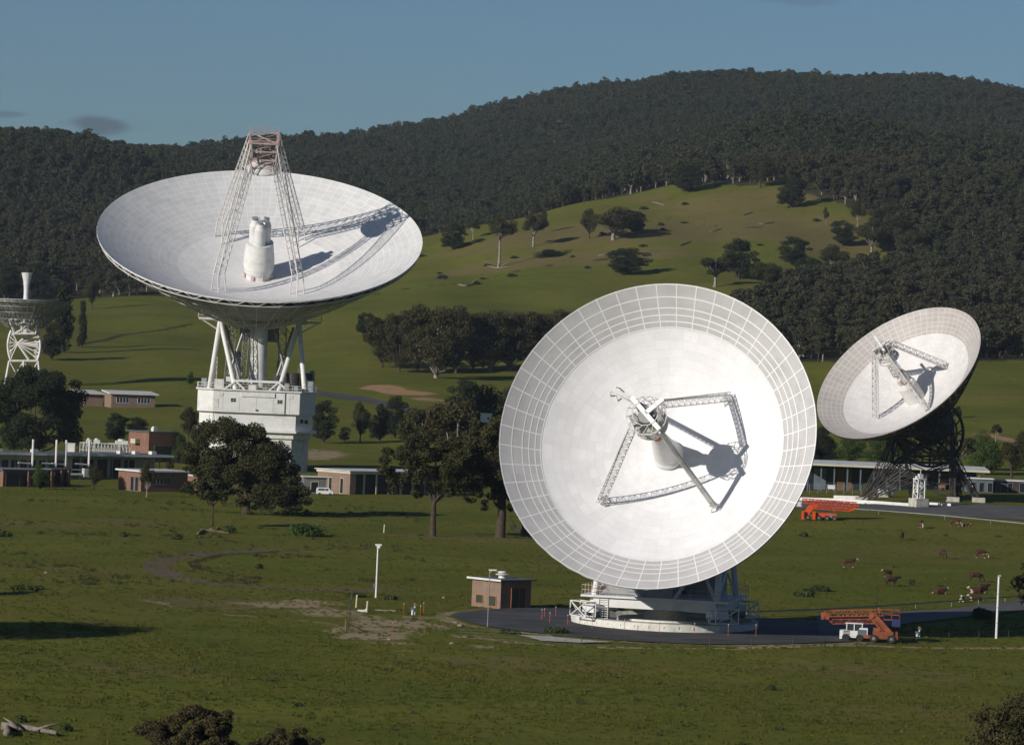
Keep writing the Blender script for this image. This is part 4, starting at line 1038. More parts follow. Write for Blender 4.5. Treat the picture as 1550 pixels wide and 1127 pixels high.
m = MB()
for k in range(3):
    a = R_(-90+120*k); m.tube((1.4*math.cos(a), 1.4*math.sin(a), 12.9), (1.5*math.cos(a), 1.5*math.sin(a), 13.5), .45, .7, 14)
m.box((.9, -.6, 13.3), (1.3, .7, .25)); m.box((-.9, .2, 13.5), (1.4, .4, .15)); m.build('feed_horn', 'grey', tw, T43)
m = MB()
for k in range(8):
    a = R_(22+45*k); m.box((3.1*math.cos(a), 3.1*math.sin(a), .7), (.5, .7, .9), a)
m.build('base_bracket', 'pinksteel', tw, T43)
B43 = Matrix.Translation(C43) @ Matrix.Rotation(R_(3.5), 4, 'Z')
def octo(hx, hy, c): return [(-hx+c, -hy), (hx-c, -hy), (hx, -hy+c), (hx, hy-c), (hx-c, hy), (-hx+c, hy), (-hx, hy-c), (-hx, -hy+c)]
ZT = P(382, 592, 880).z - C43.z; ZB = P(382, 625, 880).z - C43.z; ZL = P(375, 650, 880).z - C43.z
m = MB(); m.prism(octo(12.7, 11.0, 3.4), ZB, ZT); bx = m.build('alidade_box', 'white', A43, B43)
m = MB(); m.prism(octo(13.1, 11.4, 3.5), ZT+.003, ZT+.28); m.build('deck', 'white', A43, B43)
m = MB(); m.prism(octo(12.2, 10.2, 3.6), ZL, ZB-.003); lw = m.build('lower_storey', 'white', A43, B43)
m = MB(); m.prism(octo(13.2, 11.6, 4.4), ZL-.45, ZL-.003); m.build('ledge', 'white', A43, B43)
m = MB(); m.prism(octo(11.6, 10.2, 3.7), -.6, ZL-1.7); m.prism(octo(12.1, 10.7, 3.9), ZL-1.697, ZL-.453); m.build('pedestal', 'ringwhite', A43, B43)
for x in (-5.0, 5.0):
    m = MB(); m.box((x, -11.02, (ZT+ZB)/2+.3), (1.15, .08, .95)); wn = m.build('window', 'white', bx, B43)
    for dx in (-.27, .27):
        for dz in (-.2, .2):
            m = MB(); m.box((x+dx, -11.08, (ZT+ZB)/2+.3+dz), (.46, .04, .34)); m.build('pane', 'dark', wn, B43)
for x, w, z in ((-7.7, 1.0, ZT-.9), (7.3, 1.0, ZT-.9)):
    m = MB(); m.box((x, -11.03, z), (w, .1, .7)); m.build('hatch', 'ringwhite', bx, B43)
m = MB(); m.box((.3, -11.12, ZT-.75), (7.2, .24, .9)); m.build('cable_cover', 'white', bx, B43)
for x in (-7.2, -3.6, 0, 3.6, 7.2): m = MB(); m.box((x, -11.004, (ZT+ZB)/2-.5), (.05, .02, ZT-ZB-1.6)); m.build('panel_joint', 'grey', bx, B43)
m = MB(); m.box((-8.6, -11.03, (ZT+ZB)/2-.4), (.9, .06, 1.9)); m.build('door', 'ringwhite', bx, B43)
m = MB(); m.tube((-9.15, -10.3, ZB-3), (-9.15, -10.3, ZB-.05), .09, .09, 6); m.tube((6.1, -11.15, ZB+.1), (6.1, -11.15, ZT-.1), .08, .08, 6); m.build('downpipe', 'midsteel', bx, B43)
m = MB(); m.box((0, -11.15, ZB+.7), (.35, .3, .35)); m.build('lamp', 'rust', bx, B43)
m = MB(); m.box((10.9, -8.95, ZB-1.5), (.9, .1, .8), R_(45)); m.box((9.9, -9.9, ZB-1.4), (.8, .1, .8), R_(45)); m.build('window', 'dark', lw, B43)
m = MB(); m.box((-10.4, -8.5, ZB-1.2), (1.2, .14, 1.1), R_(-45)); m.build('hatch', 'white', lw, B43)
m = MB(); railing(m, [(-12.9, -8, ZT+.28), (-9.5, -11.2, ZT+.28), (9.5, -11.2, ZT+.28), (12.9, -8, ZT+.28), (12.9, 8, ZT+.28), (9.5, 11.2, ZT+.28), (-9.5, 11.2, ZT+.28), (-12.9, 8, ZT+.28), (-12.9, -8, ZT+.28)], 1.15, .05); m.build('handrail', 'whitesteel', A43, B43)
ZE = P(385, 486, 886).z - C43.z
for sx in (-1, 1):
    for sy in (-1, 1):
        m = MB(); ap = (sx*8.6, sy*1.6, ZE); 
        m.tube((sx*10.3, sy*7.5, ZT), ap, .52, .50, 12); m.tube((sx*4.6, sy*8.0, ZT), ap, .50, .48, 12)
        m.tube((sx*4.6, sy*8.0, ZT+2.0), (sx*7.2, sy*8.2, ZT), .22, .22, 6); m.tube((sx*4.6, sy*8.0, ZT+2.0), (sx*2.4, sy*8.2, ZT), .22, .22, 6)
        m.build('alidade_leg', 'white', A43, B43)
m = MB(); m.beam((-5, -8, ZT+2.1), (5, -8, ZT+2.1), .45, .5); m.beam((-5, 8, ZT+2.1), (5, 8, ZT+2.1), .45, .5)
m.beam((-10.4, -7.4, ZT+.9), (-10.4, 7.4, ZT+.9), .5, .6); m.beam((10.4, -7.4, ZT+.9), (10.4, 7.4, ZT+.9), .5, .6); m.build('cross_beam', 'white', A43, B43)
m = MB()
for sx in (-1, 1):
    m.box((sx*8.6, 0, ZE+.6), (3.2, 4.6, 1.9)); m.beam((sx*8.6, -2.4, ZE+.1), (sx*13.2, -2.8, ZE+.1), .4, .35); m.beam((sx*8.6, 2.4, ZE+.1), (sx*13.2, 2.8, ZE+.1), .4, .35)
    m.box((sx*11.6, 0, ZE+.35), (3.6, 5.4, .14)); m.tube((sx*8.9, -2.2, ZE-2.2), (sx*12.6, -2.6, ZE), .16, .16, 6)
    railing(m, [(sx*9.8, -2.7, ZE+.4), (sx*13.4, -2.7, ZE+.4), (sx*13.4, 2.7, ZE+.4), (sx*9.8, 2.7, ZE+.4)], 1.1, .06)
m.build('bearing_platform', 'whitesteel', A43, B43)
m = MB(); m.lathe([(2.6, ZT+.2), (2.4, ZT+1.0), (2.0, ZT+1.6), (1.85, ZT+5), (1.9, ZE+.5), (0, ZE+.6)], 28); m.build('instrument_tower', 'white', A43, B43)
m = MB(); m.tube((-8, 0, ZE+.8), (8, 0, ZE+.8), 1.0, 1.0, 16); m.truss((-6.5, 4, ZT+1), (-5.5, 2, ZE+2), 1.6, 1.6, 7, .12, .07, (1, 0, 0), 4); m.truss((5.6, 4.5, ZT+1), (4.8, 2, ZE+2), 1.6, 1.6, 7, .12, .07, (1, 0, 0), 4)
m.truss((-3.2, -3.8, ZT+.4), (-2.6, -2.2, ZE+1), 1.2, 1.2, 8, .10, .06, (1, 0, 0), 4); 
for sx in (-1, 1):
    for y0 in (-3.5, 3.5):
        m.tube((sx*3.4, y0, ZT+.5), (sx*7.4, y0*.4, ZE-1), .3, .28, 8); m.tube((sx*7.0, y0, ZT+.5), (sx*3.0, y0*.6, ZE-.5), .26, .24, 8)
    m.truss((sx*6.5, -1, ZE-3), (sx*2, -1, ZE+2.5), 1.2, 1.2, 5, .1, .06, (0, 1, 0), 4)
m.box((0, 2.8, ZE-2.6), (8.5, 2.2, 3.6)); m.box((-4.4, 1.5, ZT+5.5), (1.8, 2.2, 6.0)); m.box((4.9, 2.5, ZT+4.2), (1.6, 2, 5))
m.build('elevation_frame', 'midsteel', A43, B43)
m = MB()
for k in range(-4, 5): m.beam((k*.9, -3.6, ZE-1.2), (k*1.5, -5.5, ZE+2.5), .16, .16)
m.beam((-4.2, -3.6, ZE-1.2), (4.2, -3.6, ZE-1.2), .3, .3); m.build('hub_walkway', 'whitesteel', A43, B43)
m = MB()
for x, y, r, h in ((7.6, -4.6, 1.55, 3.3), (10.6, -3.4, 1.3, 3.4), (4.4, -3.5, 1.2, 2.6)): m = MB(); m.cyl((x, y, ZT+.9), r, h, 18); m.build('tank', 'darksteel', A43, B43)
m = MB()
for x, y, a, b, c in ((-8.2, -6.5, 2.0, 1.6, 2.0), (-6.0, -4, 1.6, 1.6, 2.6), (-1, -6.6, 1.6, 1.2, 1.2), (1.8, -6, 1.2, 1.2, 1.5), (6.4, -8.8, 1.0, .9, 1.7), (8.4, -8.9, .9, .9, 1.2), (11.5, -6.5, 1.2, 1.4, 2.3), (11.8, -3, 1.1, 1.4, 4.6), (-11.5, -2, 1.2, 2, 2), (-3.4, -5.5, .9, .9, 2.2)):
    m = MB(); m.box((x, y, ZT+.28+c/2), (a, b, c)); m.box((x, y-b/2-.02, ZT+.28+c*.55), (a*.7, .03, c*.6)); m.build('equipment_cabinet', ('whitesteel', 'grey', 'midsteel')[int(abs(x*3)) % 3], A43, B43)
m = MB()
for x in (-9.3, -4.0, 9.2): m.truss((x, -2.5, ZT+.3), (x, -2.5, ZT+7), .9, .9, 6, .05, .03, (1, 0, 0), 4)
m.build('access_stair', 'whitesteel', A43, B43)

# ===== the right-hand antenna ===============================================
C42 = GD(1400, 770)
A42 = thing('dish_antenna', C42, 'tilted white dish at the right on a dark steel lattice mount', 'dish antenna')
T42 = frame_at(1386, 603, 762, .837, .548, -.549, .836); F42 = 10.3; R42 = 17.0
L42 = lambda r, deg, dz=0: Vector((r*math.cos(R_(deg)), r*math.sin(R_(deg)), r*r/(4*F42)+dz))
dish(A42, T42, R42, F42, 'dish42', parts=(('reflector', 0, R42*.765), ('perforated_rim', R42*.765+.005, R42)))
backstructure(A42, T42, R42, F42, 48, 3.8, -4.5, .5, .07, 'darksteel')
for k in range(4):
    ang = 5+90*k; c, s_ = math.cos(R_(ang)), math.sin(R_(ang)); m = MB(); foot = L42(8.0, ang); top = Vector((1.9*c, 1.9*s_, 12.9))
    m.truss(foot + Vector((0, 0, .5)), top, 1.2, 1.05, 16, .08, .045, side=(c, s_, .6))
    for o_ in (-.6, .6): m.tube(foot + Vector((-s_*o_, c*o_, 0)), foot + Vector((-s_*o_*.4, c*o_*.4, 1.0)), .09, .09, 5)
    if k == 3: m.beam(foot + Vector((0, 0, .6)), top + Vector((.3*c, .3*s_, 0)), .42, .3, up=(c, s_, .5))
    m.build('support_leg', 'whitesteel', A42, T42)
m = MB(); m.lathe([(0, 11.7), (1.3, 11.2), (2.0, 10.5), (2.02, 10.5), (2.02, 10.7), (1.4, 11.5), (0, 12.0)], 32); m.build('subreflector', 'whitesteel', A42, T42)
m = MB()
for z, r in ((11.3, 1.8), (12.9, 2.0), (14.2, 1.1)):
    for i in range(10):
        a, b = 2*math.pi*i/10, 2*math.pi*(i+1)/10; m.tube((r*math.cos(a), r*math.sin(a), z), (r*math.cos(b), r*math.sin(b), z), .07, .07, 4)
        if z < 13: m.tube((r*math.cos(a), r*math.sin(a), z), ((1.9 if z < 12 else 1.1)*math.cos(b), (1.9 if z < 12 else 1.1)*math.sin(b), z+1.5), .05, .05, 4)
m.build('apex_frame', 'whitesteel', A42, T42)
m = MB(); m.box((0, .3, 12.8), (1.5, 1.4, 1.3)); m.box((1.1, -.8, 13.1), (.8, .8, .8)); m.box((-1.2, -.3, 13.6), (.8, .9, .7)); m.build('drive_housing', 'midsteel', A42, T42)
m = MB(); m.beam((0, -1.9, 13.7), (0, 3.2, 14.2), .45, .4); m.beam((-1.9, 0, 13.9), (1.9, 0, 13.9), .4, .35); m.build('apex_beam', 'white', A42, T42)
m = MB(); m.lathe([(0, 0), (1.9, .05), (1.85, 3.8), (1.55, 4.4), (0, 4.4)], 28); tw = m.build('feed_tower', 'white', A42, T42)
m = MB(); m.tube((.5, .2, 4.4), (.5, .2, 6.4), .75, .7, 14); m.tube((-.8, -.3, 4.4), (-.8, -.3, 5.6), .5, .45, 12); m.box((-.5, .9, 4.9), (.7, .6, 1.0)); m.build('feed_horn', 'whitesteel', tw, T42)
m = MB(); m.tube((.5, .2, 6.4), (.5, .2, 6.75), .5, .6, 14); m.box((0, -.9, 4.7), (.9, .4, .5)); m.build('feed_cover', 'rust', tw, T42)
# polar mount: hub cage, hour-angle wheel, lattice tower
m = MB()
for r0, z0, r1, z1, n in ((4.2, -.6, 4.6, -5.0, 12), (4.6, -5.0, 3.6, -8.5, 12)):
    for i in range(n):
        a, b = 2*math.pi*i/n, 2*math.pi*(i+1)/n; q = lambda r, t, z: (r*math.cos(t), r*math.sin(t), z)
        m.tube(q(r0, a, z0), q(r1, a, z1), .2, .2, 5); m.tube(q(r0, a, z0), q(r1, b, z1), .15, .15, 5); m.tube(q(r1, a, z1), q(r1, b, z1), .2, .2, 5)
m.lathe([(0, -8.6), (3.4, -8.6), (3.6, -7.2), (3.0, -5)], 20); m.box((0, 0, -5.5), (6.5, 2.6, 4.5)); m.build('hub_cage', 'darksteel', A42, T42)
W0 = P(1409, 655, 770)
vw = T42.to_3x3()
m = MB(); wr = 6.3
for off in (-.7, .7):
    for i in range(40):
        a, b = 2*math.pi*i/40, 2*math.pi*(i+1)/40
        p = lambda t, r: W0 + Vector((r*math.cos(t), off + .30*r*math.cos(t), r*math.sin(t)))
        m.tube(p(a, wr), p(b, wr), .22, .22, 5); m.tube(p(a, wr*.8), p(b, wr*.8), .13, .13, 5)
        if i % 2 == 0: m.tube(p(a, wr*.8), p(b, wr), .1, .1, 4)
        if i % 5 == 0: m.tube(p(a, 0), p(a, wr), .16, .16, 5)
m.build('hour_angle_wheel', 'darksteel', A42, Matrix.Identity(4))
m = MB(); rr = random.Random(4)
g = C42.z
def PQ(px, py, dy=0): return P(px, py, 768+dy)
topn = [PQ(1352, 662, -3), PQ(1440, 655, -3), PQ(1442, 640, 5), PQ(1365, 645, 6)]
midn = [PQ(1350, 700, -6), PQ(1441, 700, -6), PQ(1445, 690, 6), PQ(1372, 690, 7)]
lown = [PQ(1392, 712, -5), PQ(1440, 715, -5)]
for A_, B_ in ((topn, midn),):
    for i in range(4):
        j = (i+1) % 4
        for a, b, r in ((A_[i], B_[i], .3), (A_[i], A_[j], .24), (B_[i], B_[j], .24), (A_[i], B_[j], .18), (A_[j], B_[i], .18), (A_[i], B_[(i+2) % 4], .15)): m.tube(a, b, r, r, 6)
for _ in range(46):
    a = topn[rr.randrange(4)].lerp(topn[rr.randrange(4)], rr.random()); b = midn[rr.randrange(4)].lerp(midn[rr.randrange(4)], rr.random()); m.tube(a, b, .09, .09, 4)
feet = [(1304, 749, -8), (1311, 749, 6), (1442, 752, -7), (1452, 750, 8), (1481, 757, -5), (1380, 748, 16)]
def gpt(px, dy):
    return GD(px, 768+dy)
srcs = [(midn[0], 0), (midn[3], 1), (midn[1], 2), (midn[2], 3), (midn[1], 4), (midn[3], 5), (midn[1], 0), (topn[0], 0), (midn[2], 4), (midn[1], 3), (midn[0], 2)]
for s_, k in srcs:
    f_ = gpt(feet[k][0], feet[k][2]) + Vector((0, 0, .3)); m.truss(f_, s_, .9, 1.0, 9, .11, .06, (0, 1, 0), 3)
for k, (s_, kk_) in enumerate(srcs[:5]):
    f1 = gpt(feet[kk_][0], feet[kk_][2]); f2 = gpt(feet[(kk_+1) % 5][0], feet[(kk_+1) % 5][2])
    m.tube(f1.lerp(s_, .45), f2.lerp(srcs[(k+1) % 5][0], .45), .1, .1, 5); m.tube(f1.lerp(s_, .45), f2.lerp(srcs[(k+1) % 5][0], .9), .09, .09, 5); m.tube(f1.lerp(s_, .9), f2.lerp(srcs[(k+1) % 5][0], .5), .09, .09, 5)
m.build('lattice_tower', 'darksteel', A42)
m = MB()
for o_ in (0, .75, 1.5): m.tube(gpt(1303, -12) + Vector((o_*1.1, 0, .4)), PQ(1370, 706, -12) + Vector((o_*.5, 0, -.5*o_)), .15, .15, 6)
m.build('brace_tube', 'darksteel', A42)
m = MB()
for a in (1350, 1385, 1425): m.tube(PQ(a, 690, -7), PQ(a+20, 652, -3), .12, .12, 5); m.tube(PQ(1352, 690, -8), PQ(1440, 665, -8), .14, .14, 5)
m.tube(gpt(1330, -8)+Vector((0, 0, 4.5)), PQ(1353, 668, -6), .14, .14, 5); m.tube(gpt(1340, -8)+Vector((0, 0, 8)), PQ(1342, 662, -6), .10, .10, 5)
m.build('walkway_frame', 'darksteel', A42)
m = MB()
for k in (0, 2, 4): f_ = gpt(feet[k][0], feet[k][2]); m.box(f_ + Vector((0, 0, .2)), (2.2, 2.2, 1.4))
m.build('footing', 'concrete', A42)

# ===== the small antenna at the left edge ===================================
C46 = GD(36, 1240)
A46 = thing('dish_antenna', C46, 'small grey dish pointing straight up at the left edge, with an hourglass feed cone', 'dish antenna')
T46 = Matrix.Translation(P(38, 481, 1240)) @ Matrix.Rotation(-.02, 4, 'X'); R46 = 13.2; F46 = 8.2
dish(A46, T46, R46, F46, 'dish46', parts=(('reflector', 0, R46),), nseg=72)
backstructure(A46, T46, R46, F46, 36, 5.4, -2.6, .4, .10, 'midsteel')
m = MB(); m.lathe([(0, 0), (1.1, 0), (1.05, 2.0), (.75, 6.5), (.75, 8.5), (1.0, 11), (1.65, 13.6), (1.3, 13.7), (0, 12.5)], 24); m.build('feed_cone', 'white', A46, T46)
def Q46(px, py, dy=0): return P(px, py, 1240+dy)
m = MB()
ct = [Q46(14, 484, -4), Q46(58, 484, -4), Q46(60, 482, 5), Q46(16, 482, 5)]; cb = [Q46(22, 505, -3), Q46(54, 505, -3), Q46(54, 503, 4), Q46(24, 503, 4)]
for i in range(4):
    j = (i+1) % 4
    for a, b in ((ct[i], cb[i]), (ct[i], ct[j]), (cb[i], cb[j]), (ct[i], cb[j]), (ct[j], cb[i])): m.tube(a, b, .3, .3, 6)
m.box(Q46(37, 497), (3.2, 3, 3.4)); m.tube(Q46(36, 482), Q46(36, 510), .8, .8, 10)
m.build('upper_cage', 'whitesteel', A46)
for px, sgn in ((12, -1), (61, 1)):
    m = MB(); pts = [Q46(px + sgn*(-5*(t*t)) + 0, 523 + 23*t) for t in [i/8-1 for i in range(17)]]
    m.path(pts, [.42]*17, 6); hub = Q46(27, 520)
    for k in range(0, 17, 3): m.tube(hub, pts[k], .2, .2, 5)
    for k in range(0, 16, 2): m.tube(pts[k], pts[k+1].lerp(hub, .25), .14, .14, 4); m.tube(pts[k+1].lerp(hub, .25), pts[min(16, k+2)], .14, .14, 4)
    m.build('gear_wheel', 'whitesteel', A46)
m = MB(); hb = Q46(27, 520)
m.tube(hb, Q46(58, 522), .38, .38, 6); m.tube(hb, Q46(60, 490), .38, .38, 6); m.tube(hb, Q46(44, 545), .38, .38, 6); m.tube(Q46(14, 546), Q46(58, 546), .35, .35, 6); m.tube(Q46(20, 505), Q46(58, 502), .3, .3, 6)
for a in (14, 36, 58): m.tube(Q46(a, 546), Vector((Q46(a, 546).x, 1240, C46.z-.3)) + Vector(((a-36)*.05, 0, 0)), .4, .4, 6)
for a, b in ((14, 36), (36, 58), (58, 36), (36, 14)): m.tube(Q46(a, 546), Vector((Q46(b, 546).x, 1240, C46.z)), .2, .2, 5)
m.build('lattice_mount', 'whitesteel', A46)

# ------------------------------------------------------------------ buildings
def bframe(px, py, b):
    c = GP(px, py); return c, Matrix.Translation(c) @ Matrix.Rotation(R_(b), 4, 'Z')
def wall_box(root, B, x0, x1, y0, y1, h, mat, name='wall', z0=-1.2):
    m = MB(); m.prism([(x0, y0), (x1, y0), (x1, y1), (x0, y1)], z0, h); return m.build(name, mat, root, B)
def opening(par, B, axis, a0, a1, z0, z1, mat='dark', name='window', frame='cream', panes=1, off=0):
    """a window or door in the wall y=off (axis 'x') or x=off (axis 'y'), with a proud frame"""
    def bx(p0, p1, q0, q1, d0, d1):
        m = MB(); 
        if axis == 'x': m.prism([(p0, off-d1), (p1, off-d1), (p1, off-d0), (p0, off-d0)], q0, q1)
        else: m.prism([(off-d1, p0), (off-d0, p0), (off-d0, p1), (off-d1, p1)], q0, q1)
        return m
    fr = MB(); t = .09
    for args in ((a0-t, a1+t, z1, z1+t, -.02, .07), (a0-t, a1+t, z0-t, z0, -.02, .08), (a0-t, a0, z0, z1, -.02, .07), (a1, a1+t, z0, z1, -.02, .07)):
        k = bx(*args); fr.add(k.v, k.f)
    for i in range(1, panes):
        a = a0+(a1-a0)*i/panes; k = bx(a-.05, a+.05, z0, z1, -.02, .06); fr.add(k.v, k.f)
    w = fr.build(name, frame, par, B)
    bx(a0, a1, z0, z1, -.01, .025).build('panel' if name != 'window' else 'pane', mat, w, B)
    return w
def slab(root, B, x0, x1, y0, y1, z, t, mat, fascia=None, name='roof', slope=0):
    m = MB(); m.add([(x0, y0, z), (x1, y0, z+slope*0), (x1, y1, z+slope), (x0, y1, z+slope), (x0, y0, z+t), (x1, y0, z+t), (x1, y1, z+t+slope), (x0, y1, z+t+slope)], [(3, 2, 1, 0), (4, 5, 6, 7), (0, 1, 5, 4), (1, 2, 6, 5), (2, 3, 7, 6), (3, 0, 4, 7)])
    r = m.build(name, mat, root, B)
    return r
# brick hut by the apron
c, B = bframe(757, 921, 43); s = sc(c.y); wr = 46/s/math.cos(R_(43)); wl = 44/s/math.sin(R_(43)); h = 3.15
o = thing('brick_hut', c, 'small tan brick hut with a flat roof and green door beside the asphalt apron', 'hut')
w = wall_box(o, B, 0, wr, 0, wl, h, 'brickbrown')
slab(o, B, -.45, wr+.45, -.45, wl+.45, h+.003, .16, 'roofgrey'); m = MB(); m.box((-.47, wl/2, h+.09), (.05, wl+.9, .22)); m.build('fascia', 'roofwhite', o, B)  # lit left edge coloured white, shaded edges grey: light put into the colour
opening(w, B, 'x', wr*.36, wr*.82, 0.02, 2.35, 'green', 'door', 'rust', 2)
opening(w, B, 'y', wl*.15, wl*.42, .25, 1.35, 'green', 'vent', 'rust'); opening(w, B, 'y', wl*.60, wl*.84, .45, 1.35, 'green', 'vent', 'rust')
m = MB(); m.lathe([(.45, h+.16), (.38, h+.5), (.75, h+.52), (.8, h+.62), (.3, h+.72), (.55, h+.8), (.5, h+.92), (0, h+.98)], 18, Matrix.Translation((wr*.55, wl*.55, 0))); m.build('roof_vent', 'roofwhite', o, B)
# tall brick plant room
c, B = bframe(224, 699, 43); s = sc(c.y); wr = 42/s/math.cos(R_(43)); wl = 34/s/math.sin(R_(43)); h = 45/s
o = thing('brick_building', c, 'tall flat-roofed brick plant room with a dark roller door, left of the white pedestal', 'building')
w = wall_box(o, B, 0, wr, 0, wl, h, 'brick'); slab(o, B, -.35, wr+.3, -.3, wl+.6, h+.003, .2, 'roofgrey')
opening(w, B, 'x', wr*.2, wr*.78, 0.05, h*.55, 'green', 'door', 'midsteel', 1)
m = MB(); m.box((-.7, wl*.55, h*.68), (1.3, 1.7, 1.0)); m.build('air_conditioner', 'cream', o, B)
m = MB(); m.box((wr*.35, 2, h+.6), (1.1, .9, .8)); m.box((wr*.35, 2, h+1.1), (.7, .6, .3)); m.build('roof_vent', 'roofwhite', o, B)
# red brick office
c, B = bframe(213, 744, 40); s = sc(c.y); wr = 66/s/math.cos(R_(40)); wl = 39/s/math.sin(R_(40)); h = 30/s
o = thing('brick_building', c, 'low red brick office with white roof edge, in front of the plant room', 'building')
w = wall_box(o, B, 0, wr, 0, wl, h, 'brick'); slab(o, B, -.5, wr+.7, -.6, wl+.4, h+.003, .28, 'roofwhite')
opening(w, B, 'x', wr*.18, wr*.62, h*.38, h*.72, 'glass', 'window', 'midsteel', 6)
for q in (.12, .32): opening(w, B, 'y', wl*q, wl*q+.9, .1, h*.72, 'dark', 'window', 'midsteel')
# brick wing right of the office, half behind the broad gum
c, B = bframe(300, 742, 40); s = sc(c.y); o = thing('brick_building', c, 'short red brick wing right of the office, mostly behind the broad gum', 'building')
w = wall_box(o, B, 0, 6, 0, 4.5, 2.6, 'brick'); slab(o, B, -.4, 6.5, -.4, 5, 2.603, .2, 'roofwhite'); opening(w, B, 'x', 1, 4, .9, 1.9, 'glass', 'window', 'midsteel', 3)
# low dark huts at the left edge
for (px, py, wpx, lpx, hpx, lab) in ((4, 736, 66, 22, 24, 'low dark brick hut with lit brick piers at the far left'), (78, 735, 22, 12, 24, 'little square brick hut right of the low dark one')):
    c, B = bframe(px, py, 42); s = sc(c.y); wr = wpx/s/math.cos(R_(42)); wl = lpx/s/math.sin(R_(42)); h = hpx/s
    o = thing('brick_building', c, lab, 'building'); w = wall_box(o, B, 0, wr, 0, wl, h, 'brick'); slab(o, B, -.5, wr+.4, -.5, wl+.3, h+.003, .25, 'roofgrey')
    opening(w, B, 'x', .7, wr*.9, .1, h*.8, 'dark', 'window', 'brownwood', 3)
    m = MB()
    for x in (-.25, wr*.5, wr-.2): m.box((x, -.55, h/2), (.5, .4, h-.02))
    m.build('pier', 'brick', o, B)
# long building with white fascia behind them
p0 = GP(-40, 722); p0 = GD(-40, p0.y); p1 = GD(252, p0.y+28); d = (p1-p0); ang = math.degrees(math.atan2(d.y, d.x)); L = math.hypot(d.x, d.y); s = sc(p0.y)
B = Matrix.Translation(p0) @ Matrix.Rotation(R_(ang), 4, 'Z')
o = thing('long_building', p0, 'long low building with a thin white roof edge running across the left', 'building'); h = 36/s
w = wall_box(o, B, 0, L*.5, 0, 7, h, 'cream'); w9 = wall_box(o, B, L*.5+.005, L*.98, 3, 7, h, 'cream'); [opening(w9, B, 'x', L*.53+i*3.2, L*.53+2.2+i*3.2, .3, h*.8, 'dark', 'window', 'brownwood', 3, off=3) for i in range(5)]
slab(o, B, -1, L+1, -1.8, 8, h+.003, .32, 'roofgrey')
m = MB(); m.box((L/2, -1.87, h+.15), (L+2, .12, .42)); m.build('fascia', 'roofwhite', o, B)
for i in range(9): opening(w, B, 'x', 2+i*2.1, 3.3+i*2.1, h*.25, h*.75, 'dark', 'window', 'midsteel', 2)
for i in range(12): m = MB(); m.tube((1+i*L/12, -1.4, -.5), (1+i*L/12, -1.4, h), .12, .12, 6); m.build('post', 'midsteel', o, B)
for q in (.05, .09, .15, .33, .78, .86, .95): m = MB(); m.box((L*q, 2, h+.65), (1.1, 1.2, .6)); m.build('roof_vent', 'roofwhite', o, B)
for q in (.26, .38, .43, .55):
    m = MB(); m.tube((L*q, -2.4, h*.55), (L*q, -2.4, h+3.0), .22, .22, 8); m.tube((L*q, -2.4, h*.62), (L*q-3.2, -2.4, h*.66), .16, .16, 6); m.build('flue_pipe', 'roofwhite', o, B)
m = MB(); m.tube((0, -3, h*.45), (L*.6, -3, h*.40), .07, .07, 5); m.tube((L*.42, -2.8, .9), (L*.52, -2.8, .9), .28, .28, 8); m.box((L*.53, -2.8, 1.3), (1.2, .8, 1.6)); m.build('steam_pipe', 'roofwhite', o, B)
# cooling plant and white tank
g = GD(158, 868); B = Matrix.Translation(g) @ Matrix.Rotation(R_(12), 4, 'Z'); o = thing('cooling_plant', g, 'white lattice-framed cooling plant between the white tank and the brick plant room', 'cooling plant')
zb = P(158, 693, 868).z - g.z; zt2 = P(158, 671, 868).z - g.z; m = MB(); r = random.Random(3)
for i in range(15):
    x = -5+i*.71; m.tube((x, 0, zb-2.5), (x+(.5 if i < 4 else -.5 if i > 11 else 0), 0, zt2), .07, .07, 5); m.tube((x, 0, zb), (x+.7, 0, zt2), .05, .05, 4); m.tube((x+.7, .1, zb), (x, .1, zt2), .05, .05, 4); m.tube((x, 3, zb-2), (x, 3, zt2), .07, .07, 5)
for z in (zb, (zb+zt2)/2, zt2): m.tube((-5, 0, z), (5, 0, z), .09, .09, 5); m.tube((-5, 3, z), (5, 3, z), .09, .09, 5)
m.build('lattice_frame', 'roofwhite', o, B)
m = MB(); m.box((0, 1.6, (zb+zt2)/2-.3), (9, 2.4, (zt2-zb)*.8)); m.build('louvre_box', 'midsteel', o, B)
for x, w_ in ((-3.4, 1.0), (-1.7, 1.3), (3.6, 2.6)): m = MB(); m.box((x, 1.4, zt2+.35), (w_, 1.4, .7)); m.cyl((x, 1.4, zt2+.7), w_*.3, .3, 12); m.build('fan_housing', 'roofwhite', o, B)
g = GD(106, 862); zb = P(106, 702, 862).z-g.z; zt2 = P(106, 671, 862).z-g.z; B = Matrix.Translation(g)
o = thing('white_tank', g, 'upright white box tank rising behind the long roof edge, left of the cooling plant', 'tank')
m = MB(); m.box((0, 0, (zt2+zb)/2+.8), (1.8, 1.6, zt2-zb-1.6)); m.box((0, 0, zt2+.06), (2.0, 1.8, .12)); m.build('tank_body', 'roofwhite', o, B)
m = MB(); [m.tube((x, y, -.5), (x, y, zb+1.6), .1, .1, 6) for x in (-.7, .7) for y in (-.6, .6)]; m.tube((1.5, 0, -.3), (1.5, 0, zt2-.5), .1, .1, 6); m.build('frame', 'midsteel', o, B)
